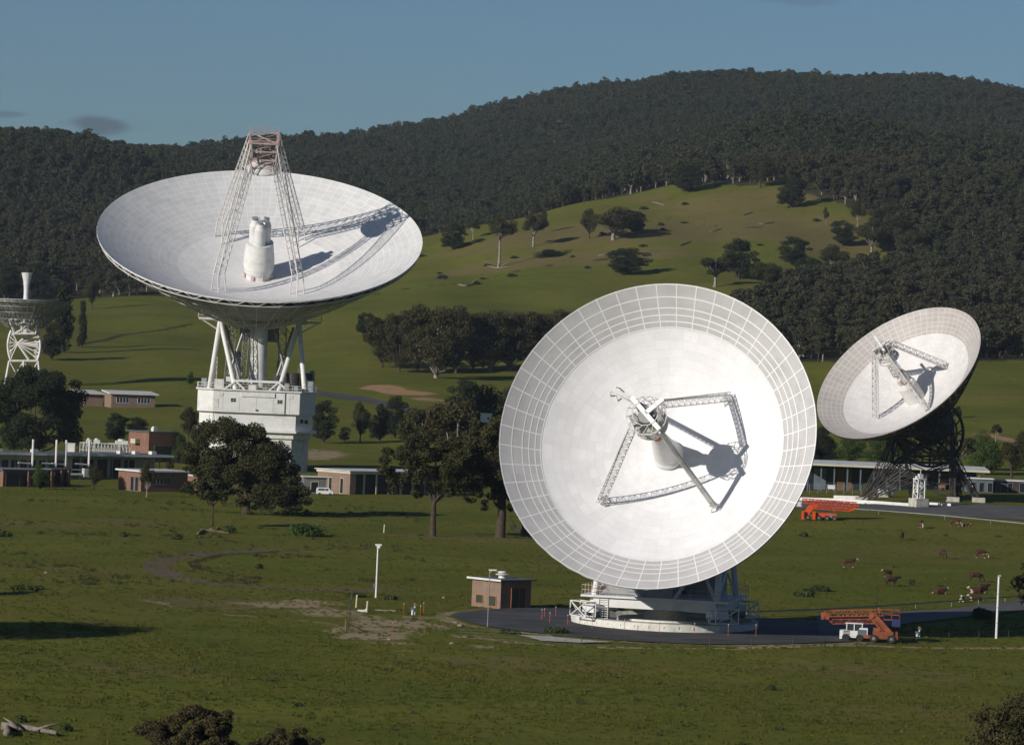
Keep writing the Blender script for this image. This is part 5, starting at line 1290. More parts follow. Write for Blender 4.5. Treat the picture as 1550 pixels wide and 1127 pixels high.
# far brick cottages on the slope
for (px, py, wpx, lpx, hpx, lab) in ((168, 617, 64, 13, 21, 'brick building with a sloping grey-white roof on the slope behind'), (128, 614, 27, 24, 18, 'lower brick wing joined to the left of the sloping-roofed building')):
    c, B = bframe(px, py, 24); s = sc(c.y); wr = wpx/s/math.cos(R_(24)); wl = max(6, lpx/s/math.sin(R_(24))); h = hpx/s
    o = thing('brick_building', c, lab, 'building'); w = wall_box(o, B, 0, wr, 0, wl, h, 'brickbrown'); slab(o, B, -.9, wr+.8, -.9, wl+.4, h+.003, .3, 'roofwhite', slope=.7)
    if wpx > 40:
        for a in (.12, .6): opening(w, B, 'x', wr*a, wr*(a+.28), h*.4, h*.78, 'glass', 'window', 'white', 4)
# tan brick building right of the largest antenna, with its glazed veranda
c, B = bframe(529, 748, 40); s = sc(c.y); wl = 52/s/math.sin(R_(40)); wr = 150/s/math.cos(R_(40)); h = 31/s
o = thing('brick_building', c, 'tan brick building with cream fascia and dark glazed veranda, right of the pedestal', 'building')
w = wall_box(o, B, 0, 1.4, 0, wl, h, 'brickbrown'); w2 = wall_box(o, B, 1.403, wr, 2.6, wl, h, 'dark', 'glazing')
slab(o, B, -.5, wr+.5, -.5, wl+.5, h+.5, .12, 'roofwhite'); m = MB(); m.prism([(-.2, -.2), (wr+.2, -.2), (wr+.2, wl+.2), (-.2, wl+.2)], h+.003, h+.497); m.build('fascia', 'cream', o, B)
for i in range(8): m = MB(); m.box((.6+i*wr/8.2, .3, h/2-.3), (.3, .3, h+.6)); m.build('post', 'brickbrown' if i % 3 == 0 else 'cream', o, B)
for q in (.2, .55): opening(w, B, 'y', wl*q, wl*q+.9, .1, h*.75, 'dark', 'window', 'cream')
# lean-to left of it
c, B = bframe(478, 746, 20); o = thing('shed', c, 'small grey shed with a white roof edge between the broad gum and the tan building', 'shed')
w = wall_box(o, B, -2.5, 2.5, 0, 4, 3.0, 'midsteel'); slab(o, B, -2.8, 2.8, -.4, 4.2, 3.003, .15, 'roofwhite'); opening(w, B, 'x', -1, .4, .1, 2.1, 'dark', 'door', 'cream')
# long white-roofed building behind the right antenna
c = GP(1218, 743); B = Matrix.Translation(c) @ Matrix.Rotation(R_(-1.0), 4, 'Z'); s = sc(c.y); wr = 262/s; h = 40/s
o = thing('long_building', c, 'long open-fronted building with a white roof behind the right-hand antenna', 'building')
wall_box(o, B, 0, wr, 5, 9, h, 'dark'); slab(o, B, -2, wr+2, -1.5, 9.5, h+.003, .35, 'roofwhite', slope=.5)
m = MB(); m.box((wr/2, -1.56, h+.17), (wr+4, .1, .36)); m.build('fascia', 'cream', o, B)
for i in range(14): m = MB(); m.box((.5+i*wr/13.2, -.4, h/2-.4), (.28, .28, h+.8)); m.build('post', 'bluegrey', o, B)
for i in range(7):
    m = MB(); m.box((2+i*wr/7+1.2, 4.9, h*.45), (2.4+.6*(i % 2), .12, h*.8)); m.build('bay_panel', ('bluegrey', 'brownwood', 'green')[i % 3], o, B)
for px, hh, wpx, mt, lab in ((1484, 20, 38, 'bluegrey', 'grey-blue shed wall right of the lattice mount'), (1530, 17, 54, 'darksteel', 'low dark shed with a pale roof edge at the right')):
    c, B = bframe(px-wpx/2, 744, 2); s = sc(c.y); o = thing('shed', c, lab, 'shed'); w = wall_box(o, B, 0, wpx/s, 0, 6, hh/s, mt)
    slab(o, B, -.2, wpx/s+.1, -.3, 6.2, hh/s+.003, .22, 'roofwhite')
    for i in range(3): opening(w, B, 'x', .6+i*wpx/s/3, .6+i*wpx/s/3+.9, .1, 1.9, 'dark', 'door', 'midsteel')
# small white hut among the gums
g = GP(732, 648); g = GD(732, 905); o = thing('white_hut', g, 'small white hut showing between the gum crowns left of the nearest dish', 'hut'); zb = P(732, 639, 905).z-g.z; zt2 = P(732, 626, 905).z-g.z
B = Matrix.Translation(g); m = MB(); m.box((0, 0, (zb+zt2)/2), (2.5, 2.2, zt2-zb)); w = m.build('wall', 'white', o, B); m = MB(); m.box((0, 0, zt2+.08), (2.8, 2.5, .14)); m.build('roof', 'roofwhite', o, B)
m = MB(); [m.box((x, y, zb/2-.3), (.2, .2, zb+.6)) for x in (-1, 1) for y in (-.9, .9)]; m.build('stilt', 'midsteel', o, B)
m = MB(); m.box((.5, -1.13, (zb+zt2)/2), (.45, .06, .4)); m.build('window', 'glass', w, B)

# ------------------------------------------------------------------ yard things around the right antenna
def frm(px, py, b=0):
    c = GP(px, py); return c, Matrix.Translation(c) @ Matrix.Rotation(R_(b), 4, 'Z')
c, B = frm(1293, 737, 25); o = thing('site_cabin', c, 'pale round-topped cabin with two dark windows parked behind the lattice mount', 'cabin')
m = MB(); pr = [(-1.25, 0), (-1.25, 2.0), (-1.0, 2.6), (-.5, 2.85), (.5, 2.85), (1.0, 2.6), (1.25, 2.0), (1.25, 0)]
m.add([(x, -1.4, z) for x, z in pr] + [(x, 1.6, z) for x, z in pr], [tuple(range(7, -1, -1)), tuple(range(8, 16))] + [(i, (i+1) % 8, 8+(i+1) % 8, 8+i) for i in range(8)]); bd = m.build('body', 'midsteel', o, B)
for x in (-.5, .5): m = MB(); m.box((x, -1.43, 2.15), (.6, .05, .55)); m.build('window', 'dark', bd, B)
m = MB(); m.box((0, -1.43, 1.0), (.8, .05, 1.5)); m.build('door', 'roofwhite', bd, B)
c, B = frm(1336, 752, 20); o = thing('generator_box', c, 'white generator box on the grass in front of the lattice mount', 'generator')
m = MB(); m.box((0, 0, .8), (1.7, 1.3, 1.35)); m.box((0, 0, 1.52), (1.8, 1.4, .08)); m.box((0, 0, .08), (1.9, 1.5, .12)); m.build('housing', 'white', o, B); m = MB(); m.box((.45, -.67, .8), (.5, .04, .8)); m.build('louvre', 'midsteel', o, B)
c, B = frm(1348, 752, 20); o = thing('generator_box', c, 'dark grey generator box just right of the white one', 'generator')
m = MB(); m.box((0, .3, .7), (1.2, 1.3, 1.25)); m.box((0, .3, 1.38), (1.3, 1.4, .08)); m.build('housing', 'darksteel', o, B); m = MB(); m.box((.2, -.36, .7), (.5, .03, .7)); m.build('louvre', 'midsteel', o, B)
c, B = frm(1323, 751, 0); o = thing('oil_drum', c, 'dark red drum beside the white generator box', 'drum'); m = MB(); m.lathe([(0, 0), (.42, 0), (.42, .4), (.45, .43), (.42, .46), (.42, .9), (.45, .93), (.42, .96), (.42, 1.3), (0, 1.3)], 16); m.build('shell', 'rust', o, B)
c, B = frm(1258, 744, 0); o = thing('white_sign', c, 'small blank white sign board on the grass left of the brace tubes', 'sign')
m = MB(); m.box((0, 0, .95), (1.45, .05, .8)); m.build('board', 'white', o, B); m = MB(); [m.tube((x, .05, -.2), (x, .05, 1.1), .05, .05, 6) for x in (-.5, .5)]; m.build('post', 'midsteel', o, B)
c, B = frm(1390, 767, 28); o = thing('calibration_tower', c, 'small white lattice tower on a square concrete block in front of the lattice mount', 'tower')
m = MB(); m.box((0, 0, .6), (2.6, 2.6, 1.9)); m.build('concrete_block', 'concrete', o, B)
m = MB(); m.truss((0, 0, 1.56), (0, 0, 5.0), 1.5, 1.4, 3, .12, .08, (1, 0, 0), 4); m.build('lattice', 'white', o, B); m = MB(); m.box((0, 0, 5.1), (1.7, 1.7, .2)); m.box((.2, 0, 5.6), (.8, .6, .8)); m.box((-.5, .1, 5.4), (.4, .5, .4)); m.tube((.2, 0, 5.9), (.2, 0, 6.9), .06, .06, 6); m.box((-.3, -.3, 3.2), (.6, .6, .9)); m.build('instrument_head', 'whitesteel', o, B)
c, B = frm(1427, 741, 10); o = thing('red_cabinet', c, 'dark red cabinet on legs under the lattice mount', 'cabinet'); m = MB(); m.box((0, 0, 1.2), (1.1, .9, 1.6)); m.build('cabinet_body', 'rust', o, B); m = MB(); [m.tube((x, y, 0), (x, y, .45), .06, .06, 5) for x in (-.4, .4) for y in (-.3, .3)]; m.build('leg', 'midsteel', o, B)
c, B = frm(1472, 748, 0); o = thing('warning_lamp', c, 'glowing amber lamp on a short post beside the far foot of the lattice mount', 'lamp')
m = MB(); m.tube((0, 0, 0), (0, 0, 1.5), .05, .05, 6); m.build('post', 'midsteel', o, B)
lm, nt, bs = newmat('amber_lamp'); bs.inputs['Base Color'].default_value = (.9, .4, .08, 1); bs.inputs['Emission Color'].default_value = (1, .45, .1, 1); bs.inputs['Emission Strength'].default_value = 1.2
m = MB(); m.lathe([(0, 1.5), (.2, 1.5), (.2, 1.75), (.1, 1.9), (0, 1.92)], 12); m.build('lamp_glass', lm, o, B)
def wallrun(name, pts, w, h, mat, label, cat, lift=0):
    m = MB(); gs = [GP(*p) for p in pts]
    for a, b in zip(gs, gs[1:]):
        n = max(1, int((b-a).length/6)); 
        for i in range(n):
            p = a.lerp(b, i/n); q = a.lerp(b, (i+1)/n); p.z = zg(p.x, p.y)+lift; q.z = zg(q.x, q.y)+lift; m.beam(p+Vector((0, 0, h/2-.1)), q+Vector((0, 0, h/2-.1)), w, h+.2)
    o = m.build(name, mat); return tag(o, label, cat)
wallrun('low_wall', [(1204, 757), (1262, 759), (1330, 763), (1385, 767)], .5, .62, 'white', 'low white wall along the front of the service road', 'wall')
wallrun('low_wall', [(1262, 757), (1300, 758)], .4, .95, 'roofwhite', 'short taller white panel standing behind the low white wall', 'wall')
wallrun('low_wall', [(1408, 764), (1440, 766)], .5, .5, 'white', 'short white wall right of the concrete block', 'wall')
def railrun(name, pts, hgt, r, label, mat='midsteel', step=7, cat='guard rail', posts=.05):
    gs = [GP(*p) for p in pts]; o = thing(name, gs[0], label, cat); m = MB(); dense = [gs[0]]
    for a, b in zip(gs, gs[1:]):
        n = max(1, int((b-a).length/step))
        for i in range(1, n+1): p = a.lerp(b, i/n); p.z = zg(p.x, p.y); dense.append(p)
    for a, b in zip(dense, dense[1:]): m.beam(a+Vector((0, 0, hgt)), b+Vector((0, 0, hgt)), r, r*3.2)
    m.build('rail', mat, o)
    for p in dense: k = MB(); k.tube(p+Vector((0, 0, -.3)), p+Vector((0, 0, hgt)), posts, posts, 6); k.build('post', mat, o)
    return o
railrun('guard_rail', [(1130, 935), (1240, 931), (1330, 926), (1440, 918), (1560, 909)], .72, .05, 'thin pale guard rail along the road behind the orange boom lift', 'midsteel')
railrun('guard_rail', [(1262, 774), (1330, 778), (1430, 786), (1570, 800)], .7, .05, 'thin pale guard rail along the service road above the cattle', 'midsteel', 9)
def wirefence(pts, label, step=4.6, h=1.15, mat='darksteel', nw=4):
    gs = [GP(*p) for p in pts]; o = thing('wire_fence', gs[0], label, 'fence'); dense = [gs[0]]
    for a, b in zip(gs, gs[1:]):
        n = max(1, int((b-a).length/step))
        for i in range(1, n+1): p = a.lerp(b, i/n); p.z = zg(p.x, p.y); dense.append(p)
    for p in dense: k = MB(); k.tube(p+Vector((0, 0, -.3)), p+Vector((0, 0, h)), .045, .04, 6); k.build('post', mat, o)
    m = MB()
    for a, b in zip(dense, dense[1:]):
        for j in range(nw): z = h*(.25+.7*j/(nw-1)); m.tube(a+Vector((0, 0, z)), b+Vector((0, 0, z)), .012, .012, 4, False)
    m.build('wire', 'wire', o); return o
wirefence([(690, 968), (880, 979), (1010, 981), (1200, 981), (1390, 975), (1570, 968)], 'thin wire fence with dark posts running in front of the apron')
wirefence([(1225, 747), (1330, 750)], 'tall mesh fence in front of the long white-roofed building', 2.2, 2.0, 'midsteel', 7)

# poles and masts
def pole(px, pyb, pyt, r, label, mat='white', head=None, name='pole', lean=0):
    g = GP(px, pyb); H = (pyb-pyt)/sc(g.y); o = thing(name, g, label, 'pole'); B = Matrix.Translation(g)
    m = MB(); m.tube((0, 0, -.3), (lean*H, 0, H), r*1.1, r*.8, 10); m.build('shaft', mat, o, B)
    if head: head(o, B, H)
    return o
def camhead(o, B, H): m = MB(); m.box((.05, 0, H+.08), (.75, .3, .18)); m.box((.05, 0, H-.15), (.4, .25, .3)); m.build('camera_head', 'white', o, B)
def lamphead(o, B, H): m = MB(); m.tube((0, 0, H-.1), (.25, 0, H+.1), .05, .05, 6); m.box((.3, 0, H+.15), (.85, .28, .14)); m.build('lamp_head', 'whitesteel', o, B)
def caphead(o, B, H): m = MB(); m.box((.05, 0, H+.1), (.35, .2, .2)); m.build('cap', 'grey', o, B); m = MB(); [m.tube((0, 0, z), (0, 0, z+.06), .17, .17, 10) for z in (H*.25, H*.5, H*.72)]; m.build('band', 'grey', o, B)
pole(569, 904, 825, .11, 'tall white camera pole standing in the pasture left of the brick hut', head=camhead, name='camera_pole')
m = MB(); g = GP(569, 904); m.box((g.x-.28, g.y, g.z+1.4), (.22, .25, .5)); o = [x for x in bpy.data.objects if x.name.startswith('camera_pole')][0]; m.build('junction_box', 'bluegrey', o)
pole(738, 948, 864, .055, 'thin grey lamp post in front of the brick hut', 'midsteel', lamphead, 'lamp_post')
pole(1508, 966, 872, .14, 'white banded pole near the right edge', head=caphead, name='white_pole')
pole(1327, 932, 886, .035, 'very thin pale pole behind the orange boom lift', 'midsteel', name='thin_pole')
pole(525, 957, 896, .07, 'tall thin dark timber mast leaning over the sandy ground', 'darksteel', name='timber_mast', lean=.10)
g = GP(523, 956); o = thing('timber_stump', g, 'short brown timber post with a fallen strut at the foot of the dark mast', 'post'); B = Matrix.Translation(g)
m = MB(); m.tube((0, 0, -.2), (.05, 0, 1.3), .14, .13, 8); m.build('post', 'brownwood', o, B); m = MB(); m.tube((.1, 0, .9), (1.9, .3, .15), .05, .05, 6); m.build('strut', 'darksteel', o, B)

# marker stakes: one kind, copied
sm = MB(); sm.tube((0, 0, -.2), (0, 0, 1.0), .025, .025, 6)
st0 = thing('marker_stake', (0, 0, 0), '', 'marker stake', 'marker stakes'); a_ = sm.build('shaft', 'redpeg', st0)
sm = MB(); sm.tube((0, 0, 1.0), (0, 0, 1.12), .05, .05, 6); b_ = sm.build('cap', 'cream', st0)
SK = [(859, 946, 1.05, 'orange stake at the left end of the white track wall'), (820, 938, 1.1, 'leftmost orange stake of the little group on the asphalt left of the dish'), (824, 934, .9, 'leaning orange stake just right of the leftmost one on the asphalt'),
      (832, 943, 1.1, 'nearest orange stake of the group on the asphalt left of the dish'), (841, 932, .95, 'rightmost orange stake of the group on the asphalt left of the dish'),
      (896, 952, 1.15, 'orange stake in front of the left wheel truck'), (945, 955, 1.15, 'orange stake in front of the track wall, third from its left end'), (998, 959, 1.2, 'orange stake at the middle of the track wall'),
      (1051, 961, 1.2, 'orange stake just left of the front wheel truck'), (1102, 963, 1.2, 'orange stake right of the front wheel truck'), (1144, 963, 1.2, 'orange stake at the right end of the track wall'), (1156, 946, 1.0, 'orange stake standing in the shadow right of the track wall'),
      (611, 926, .9, 'orange stake left of the white standpipe on the sandy ground'), (636, 934, 1.2, 'nearer orange stake right of the white standpipe'), (641, 928, 1.1, 'farther orange stake right of the white standpipe'),
      (594, 954, .8, 'lone orange stake in the pale sand'), (1375, 958, 1.0, 'orange stake at the road edge right of the orange boom lift')]
for i, (px, py, h, lab) in enumerate(SK):
    g = GP(px, py)
    if i == 0: st0.location = g; st0.scale = (1, 1, h); st0['label'] = lab
    else: dup(st0, g, 0, (1, 1, h), lab)
sm = MB(); sm.tube((0, 0, -.2), (.05, 0, 1.35), .10, .09, 8)
w0 = thing('white_marker_post', (0, 0, 0), '', 'marker post', 'white marker posts'); sm.build('shaft', 'cream', w0); sm = MB(); sm.tube((.05, 0, 1.35), (.05, 0, 1.42), .11, .08, 8); sm.build('cap', 'white', w0)
for i, (px, py, h, lab) in enumerate([(539, 919, 1.0, 'cream marker post below and left of the white camera pole'), (555, 926, .85, 'shorter cream marker post with a white slab at its foot'), (581, 806, .9, 'white marker post alone on the green pasture in front of the straight-trunked gum')]):
    g = GP(px, py)
    if i == 0: w0.location = g; w0['label'] = lab
    else: dup(w0, g, 0, (1, 1, h), lab)
g = GP(549, 925); m = MB(); m.box(g+Vector((0, 0, .08)), (1.1, .8, .25)); m.box(g+Vector((.4, .1, .25)), (.3, .4, .15)); tag(m.build('concrete_slab', 'roofwhite'), 'small white slab lying at the foot of the shorter cream post', 'slab')
for i, (x0, x1, y_, lab) in enumerate([(568, 588, 925, 'pale plank lying on the grass left of the standpipe, the left of two'), (588, 600, 925.5, 'short pale plank lying on the grass, the right of two')]):
    a = GP(x0, y_-1); b = GP(x1, y_); m = MB(); m.beam(a+Vector((0, 0, .12)), b+Vector((0, 0, .1)), .22, .12); tag(m.build('plank', 'wood'), lab, 'plank')
def standpipe(px, py, label):
    g = GP(px, py); o = thing('standpipe', g, label, 'standpipe', 'white standpipes'); B = Matrix.Translation(g)
    m = MB(); m.tube((0, 0, 0), (0, 0, .75), .12, .12, 8); m.tube((.25, .1, 0), (.25, .1, 1.0), .08, .08, 8); m.build('pipe', 'white', o, B)
    m = MB(); m.box((0, 0, .7), (.42, .35, .22)); m.box((.25, .1, 1.1), (.35, .3, .2)); m.tube((-.2, 0, .45), (.3, 0, .45), .1, .1, 8); m.build('valve_head', 'bluegrey', o, B)
    m = MB(); m.tube((.25, .1, 1.2), (.25, .1, 1.32), .14, .14, 10); m.build('handwheel', 'rust', o, B)
standpipe(624, 930, 'white standpipe with valves among the orange stakes on the sandy ground')
standpipe(1388, 966, 'white standpipe with valves right of the orange boom lift')
for (px, py, r, lab) in ((684, 974, .25, 'small pale boulder left of the concrete strip'), (672, 905, .28, 'small reddish rock on the grass left of the brick hut'), (70, 867, .3, 'pale rock in the pasture near the left edge'), (590, 968, .25, 'pale rock in the sandy ground'),
                         (690, 943, .28, 'grey rock at the left tip of the asphalt'), (697, 947, .32, 'larger grey rock at the left tip of the asphalt'), (1462, 797, .3, 'white rock near the farthest cattle')):
    g = GP(px, py); m = MB(); rr = random.Random(int(px)); pr = [(0, -.2*r), (r, -.1*r), (r*.9, r*.4), (r*.4, r*.75), (0, r*.8)]; m.lathe(pr, 9)
    m.v = [(x*rr.uniform(.8, 1.3)+g.x, y*rr.uniform(.8, 1.2)+g.y, z*rr.uniform(.85, 1.15)+g.z) for x, y, z in m.v]; tag(m.build('rock', 'stone', smooth=True), lab, 'rock')

# white vehicle behind the broad gum
c, B = frm(491, 749, 8); B = B @ Matrix.Scale(.68, 4); o = thing('parked_van', c, 'white van parked in the shade at the foot of the tan brick building', 'van')
m = MB(); pr = [(-2.2, .35), (-2.25, 1.0), (-2.1, 1.95), (-1.9, 2.05), (1.1, 2.05), (1.7, 1.25), (2.25, 1.05), (2.3, .4)]
m.add([(x, -.85, z) for x, z in pr] + [(x, .85, z) for x, z in pr], [tuple(range(7, -1, -1)), tuple(range(8, 16))] + [(i, (i+1) % 8, 8+(i+1) % 8, 8+i) for i in range(8)]); bd = m.build('body', 'white', o, B)
m = MB(); m.box((-.9, -.87, 1.55), (1.8, .04, .5)); m.box((.55, -.87, 1.55), (.8, .04, .5)); m.build('window', 'glass', bd, B)
m = MB(); m.add([(1.15, -.75, 2.0), (1.15, .75, 2.0), (1.72, .75, 1.3), (1.72, -.75, 1.3)], [(0, 3, 2, 1)]); m.v = [(x+.03, y, z+.02) for x, y, z in m.v]; m.build('windscreen', 'glass', bd, B)
for x in (-1.4, 1.5):
    for y in (-.8, .8): m = MB(); m.tube((x, y-.1, .34), (x, y+.1, .34), .34, .34, 16); m.build('wheel', 'tyre', o, B)

# ------------------------------------------------------------------ boom lifts
def lattice_box(m, p0, p1, w, h, n, r=.05, rd=.03):
    p0 = Vector(p0); p1 = Vector(p1); d = (p1-p0).normalized(); z = Vector((0, 0, 1)); z = (z-d*z.dot(d)).normalized(); y = z.cross(d)
    C = lambda t, i: p0.lerp(p1, t) + y*(w/2*(-1 if i in (0, 3) else 1)) + z*(h/2*(-1 if i in (0, 1) else 1))
    for i in range(4):
        m.tube(C(0, i), C(1, i), r, r, 5)
        for k in range(n):
            a, b = (i, (i+1) % 4) if k % 2 == 0 else ((i+1) % 4, i); m.tube(C(k/n, a), C((k+1)/n, b), rd, rd, 4, False); m.tube(C(k/n, i), C(k/n, (i+1) % 4), rd, rd, 4, False)
def wheel(par, B, x, y, r, w=.3):
    k = MB(); k.tube((x, y-w/2, r), (x, y+w/2, r), r, r, 20); wh = k.build('wheel', 'tyre', par, B); k = MB(); k.tube((x, y-w/2-.02, r), (x, y+w/2+.02, r), r*.42, r*.42, 14); k.build('rim', 'midsteel', wh, B)
c, B = frm(1309, 970, -4)
o = thing('boom_lift', c, 'faded orange folded boom lift with a white tractor unit, on the road at lower right', 'boom lift', 'orange boom lifts')
m = MB(); lattice_box(m, (-4.4, .2, 2.75), (1.9, .2, 3.15), .8, .62, 13, .065, .04); m.build('upper_boom', 'orangebrown', o, B)
m = MB(); lattice_box(m, (-3.6, .2, 1.95), (1.2, .2, 2.2), .7, .5, 10, .06, .035); m.tube((-3.6, .2, 1.9), (-4.6, .2, 2.6), .16, .16, 8); m.build('lower_boom', 'orangebrown', o, B)
m = MB(); m.box((-4.35, .2, 2.55), (.9, .9, .75)); m.tube((-4.6, -.35, 2.3), (-4.6, .75, 2.3), .18, .18, 10); m.build('boom_knuckle', 'orangebrown', o, B)
m = MB(); m.beam((.6, .2, 2.9), (2.5, .2, .95), .75, .85, up=(0, 0, 1)); m.beam((.9, -.3, 2.2), (2.1, -.3, .9), .14, .16); m.tube((.6, -.3, 2.8), (.6, .7, 2.8), .3, .3, 12); m.build('riser_arm', 'orangebrown', o, B)
m = MB(); m.box((1.9, .2, .95), (2.2, 1.5, .45)); m.box((1.2, .2, 1.25), (.7, 1.2, .5)); m.build('turntable', 'orangebrown', o, B)
m = MB(); m.box((1.5, .2, .55), (4.0, 1.9, .35)); m.box((3.35, .2, .8), (.25, 1.7, .7)); m.build('chassis', 'orangebrown', o, B)
for x in (.9, 2.8):
    for y in (-.8, 1.2): wheel(o, B, x, y, .42)
m = MB(); e = [(1.95, 0, 2.45), (3.6, 0, 2.4), (3.6, 1.0, 2.4), (1.95, 1.0, 2.45)]
m.box((2.75, .5, 2.42), (1.7, 1.0, .1)); railing(m, e + [e[0]], 1.05, .045, .8); k = m.build('basket', 'orangebrown', o, B)
m = MB(); m.box((3.25, -.08, 2.1), (.9, .5, .75)); m.build('control_box', 'blue', k, B)
tr_ = MB(); tr_.box((-1.2, .2, .75), (2.6, 1.6, .75)); tr_.box((-2.35, .2, .65), (.75, 1.4, .9)); tr_.box((-.2, .2, .9), (.9, 1.6, 1.1)); tu = tr_.build('tractor_body', 'white', o, B)
m = MB(); [m.box((x, y, 1.45), (.1, .1, .8)) for x in (-2.0, -1.2, -.35) for y in (-.5, .9)]; m.box((-1.2, .2, 1.9), (1.9, 1.6, .1)); cab = m.build('cab', 'white', tu, B)
m = MB(); m.box((-1.2, .2, 1.45), (1.6, 1.3, .7)); m.build('glass', 'glass', cab, B)
m = MB(); [m.box((-2.0, -.615, .4+.16*i), (.7, .03, .08)) for i in range(5)]; m.build('grille', 'dark', tu, B)
m = MB(); m.box((-.35, -.62, .8), (.95, .05, .95)); m.build('side_panel', 'bluegrey', tu, B)
for x in (-2.3, -.75):
    for y in (-.75, 1.1): wheel(tu, B, x, y, .38) if False else None
for x in (-2.1, -.6):
    for y in (-.7, 1.05):
        k = MB(); k.tube((x, y-.14, .38), (x, y+.14, .38), .38, .38, 18); k.build('wheel', 'tyre', o, B)
c, B = frm(1240, 787, 3)
o = thing('boom_lift', c, 'bright red-orange folded boom lift parked on the grass right of the nearest dish', 'boom lift', 'orange boom lifts')
m = MB(); lattice_box(m, (-3.0, .3, 3.25), (6.4, .3, 2.95), .9, .75, 15, .085, .05); m.build('upper_boom', 'orange', o, B)
m = MB(); lattice_box(m, (-1.6, .3, 2.25), (5.4, .3, 2.0), .7, .5, 11, .09, .04); m.beam((5.2, .3, 1.95), (6.7, .3, 2.75), .6, .5); m.build('lower_boom', 'orange', o, B)
m = MB(); m.beam((-2.4, .3, .9), (-1.3, .3, 2.5), .8, .9); m.beam((-1.5, .3, 2.5), (-.4, .3, 2.4), .7, .6); m.box((-2.3, .3, 1.0), (1.1, 1.6, .8)); m.build('riser_arm', 'orange', o, B)
m = MB(); m.box((.9, .3, .95), (3.3, 1.7, .75)); m.box((2.4, .3, .85), (.9, 1.9, .95)); m.box((-1.5, .3, .65), (2.4, 1.5, .4)); ch = m.build('chassis', 'orange', o, B)
m = MB(); m.box((.8, .3, 1.6), (1.7, 1.2, .55)); m.build('engine_cover', 'darksteel', ch, B); m = MB(); m.box((2.0, -.67, .85), (.5, .05, .7)); m.build('grille', 'midsteel', ch, B)
for x in (-3.0, -1.05): m = MB(); m.box((x, -.9, .85), (.45, .35, 1.35)); m.box((x, -.9, .15), (.6, .6, .1)); m.build('outrigger', 'orange', o, B)
for x in (-2.1, -.2, 1.2, 2.5):
    for y in (-.85, 1.35): wheel(o, B, x, y, .45)
m = MB(); railing(m, [(-3.9, -.1, 2.3), (-3.2, -.1, 2.3), (-3.2, .9, 2.3), (-3.9, .9, 2.3), (-3.9, -.1, 2.3)], 1.0, .07, .6); m.box((-3.55, .4, 2.3), (.8, 1.1, .12)); m.box((-3.6, -.15, 2.75), (.5, .1, .7)); m.build('basket', 'white', o, B)

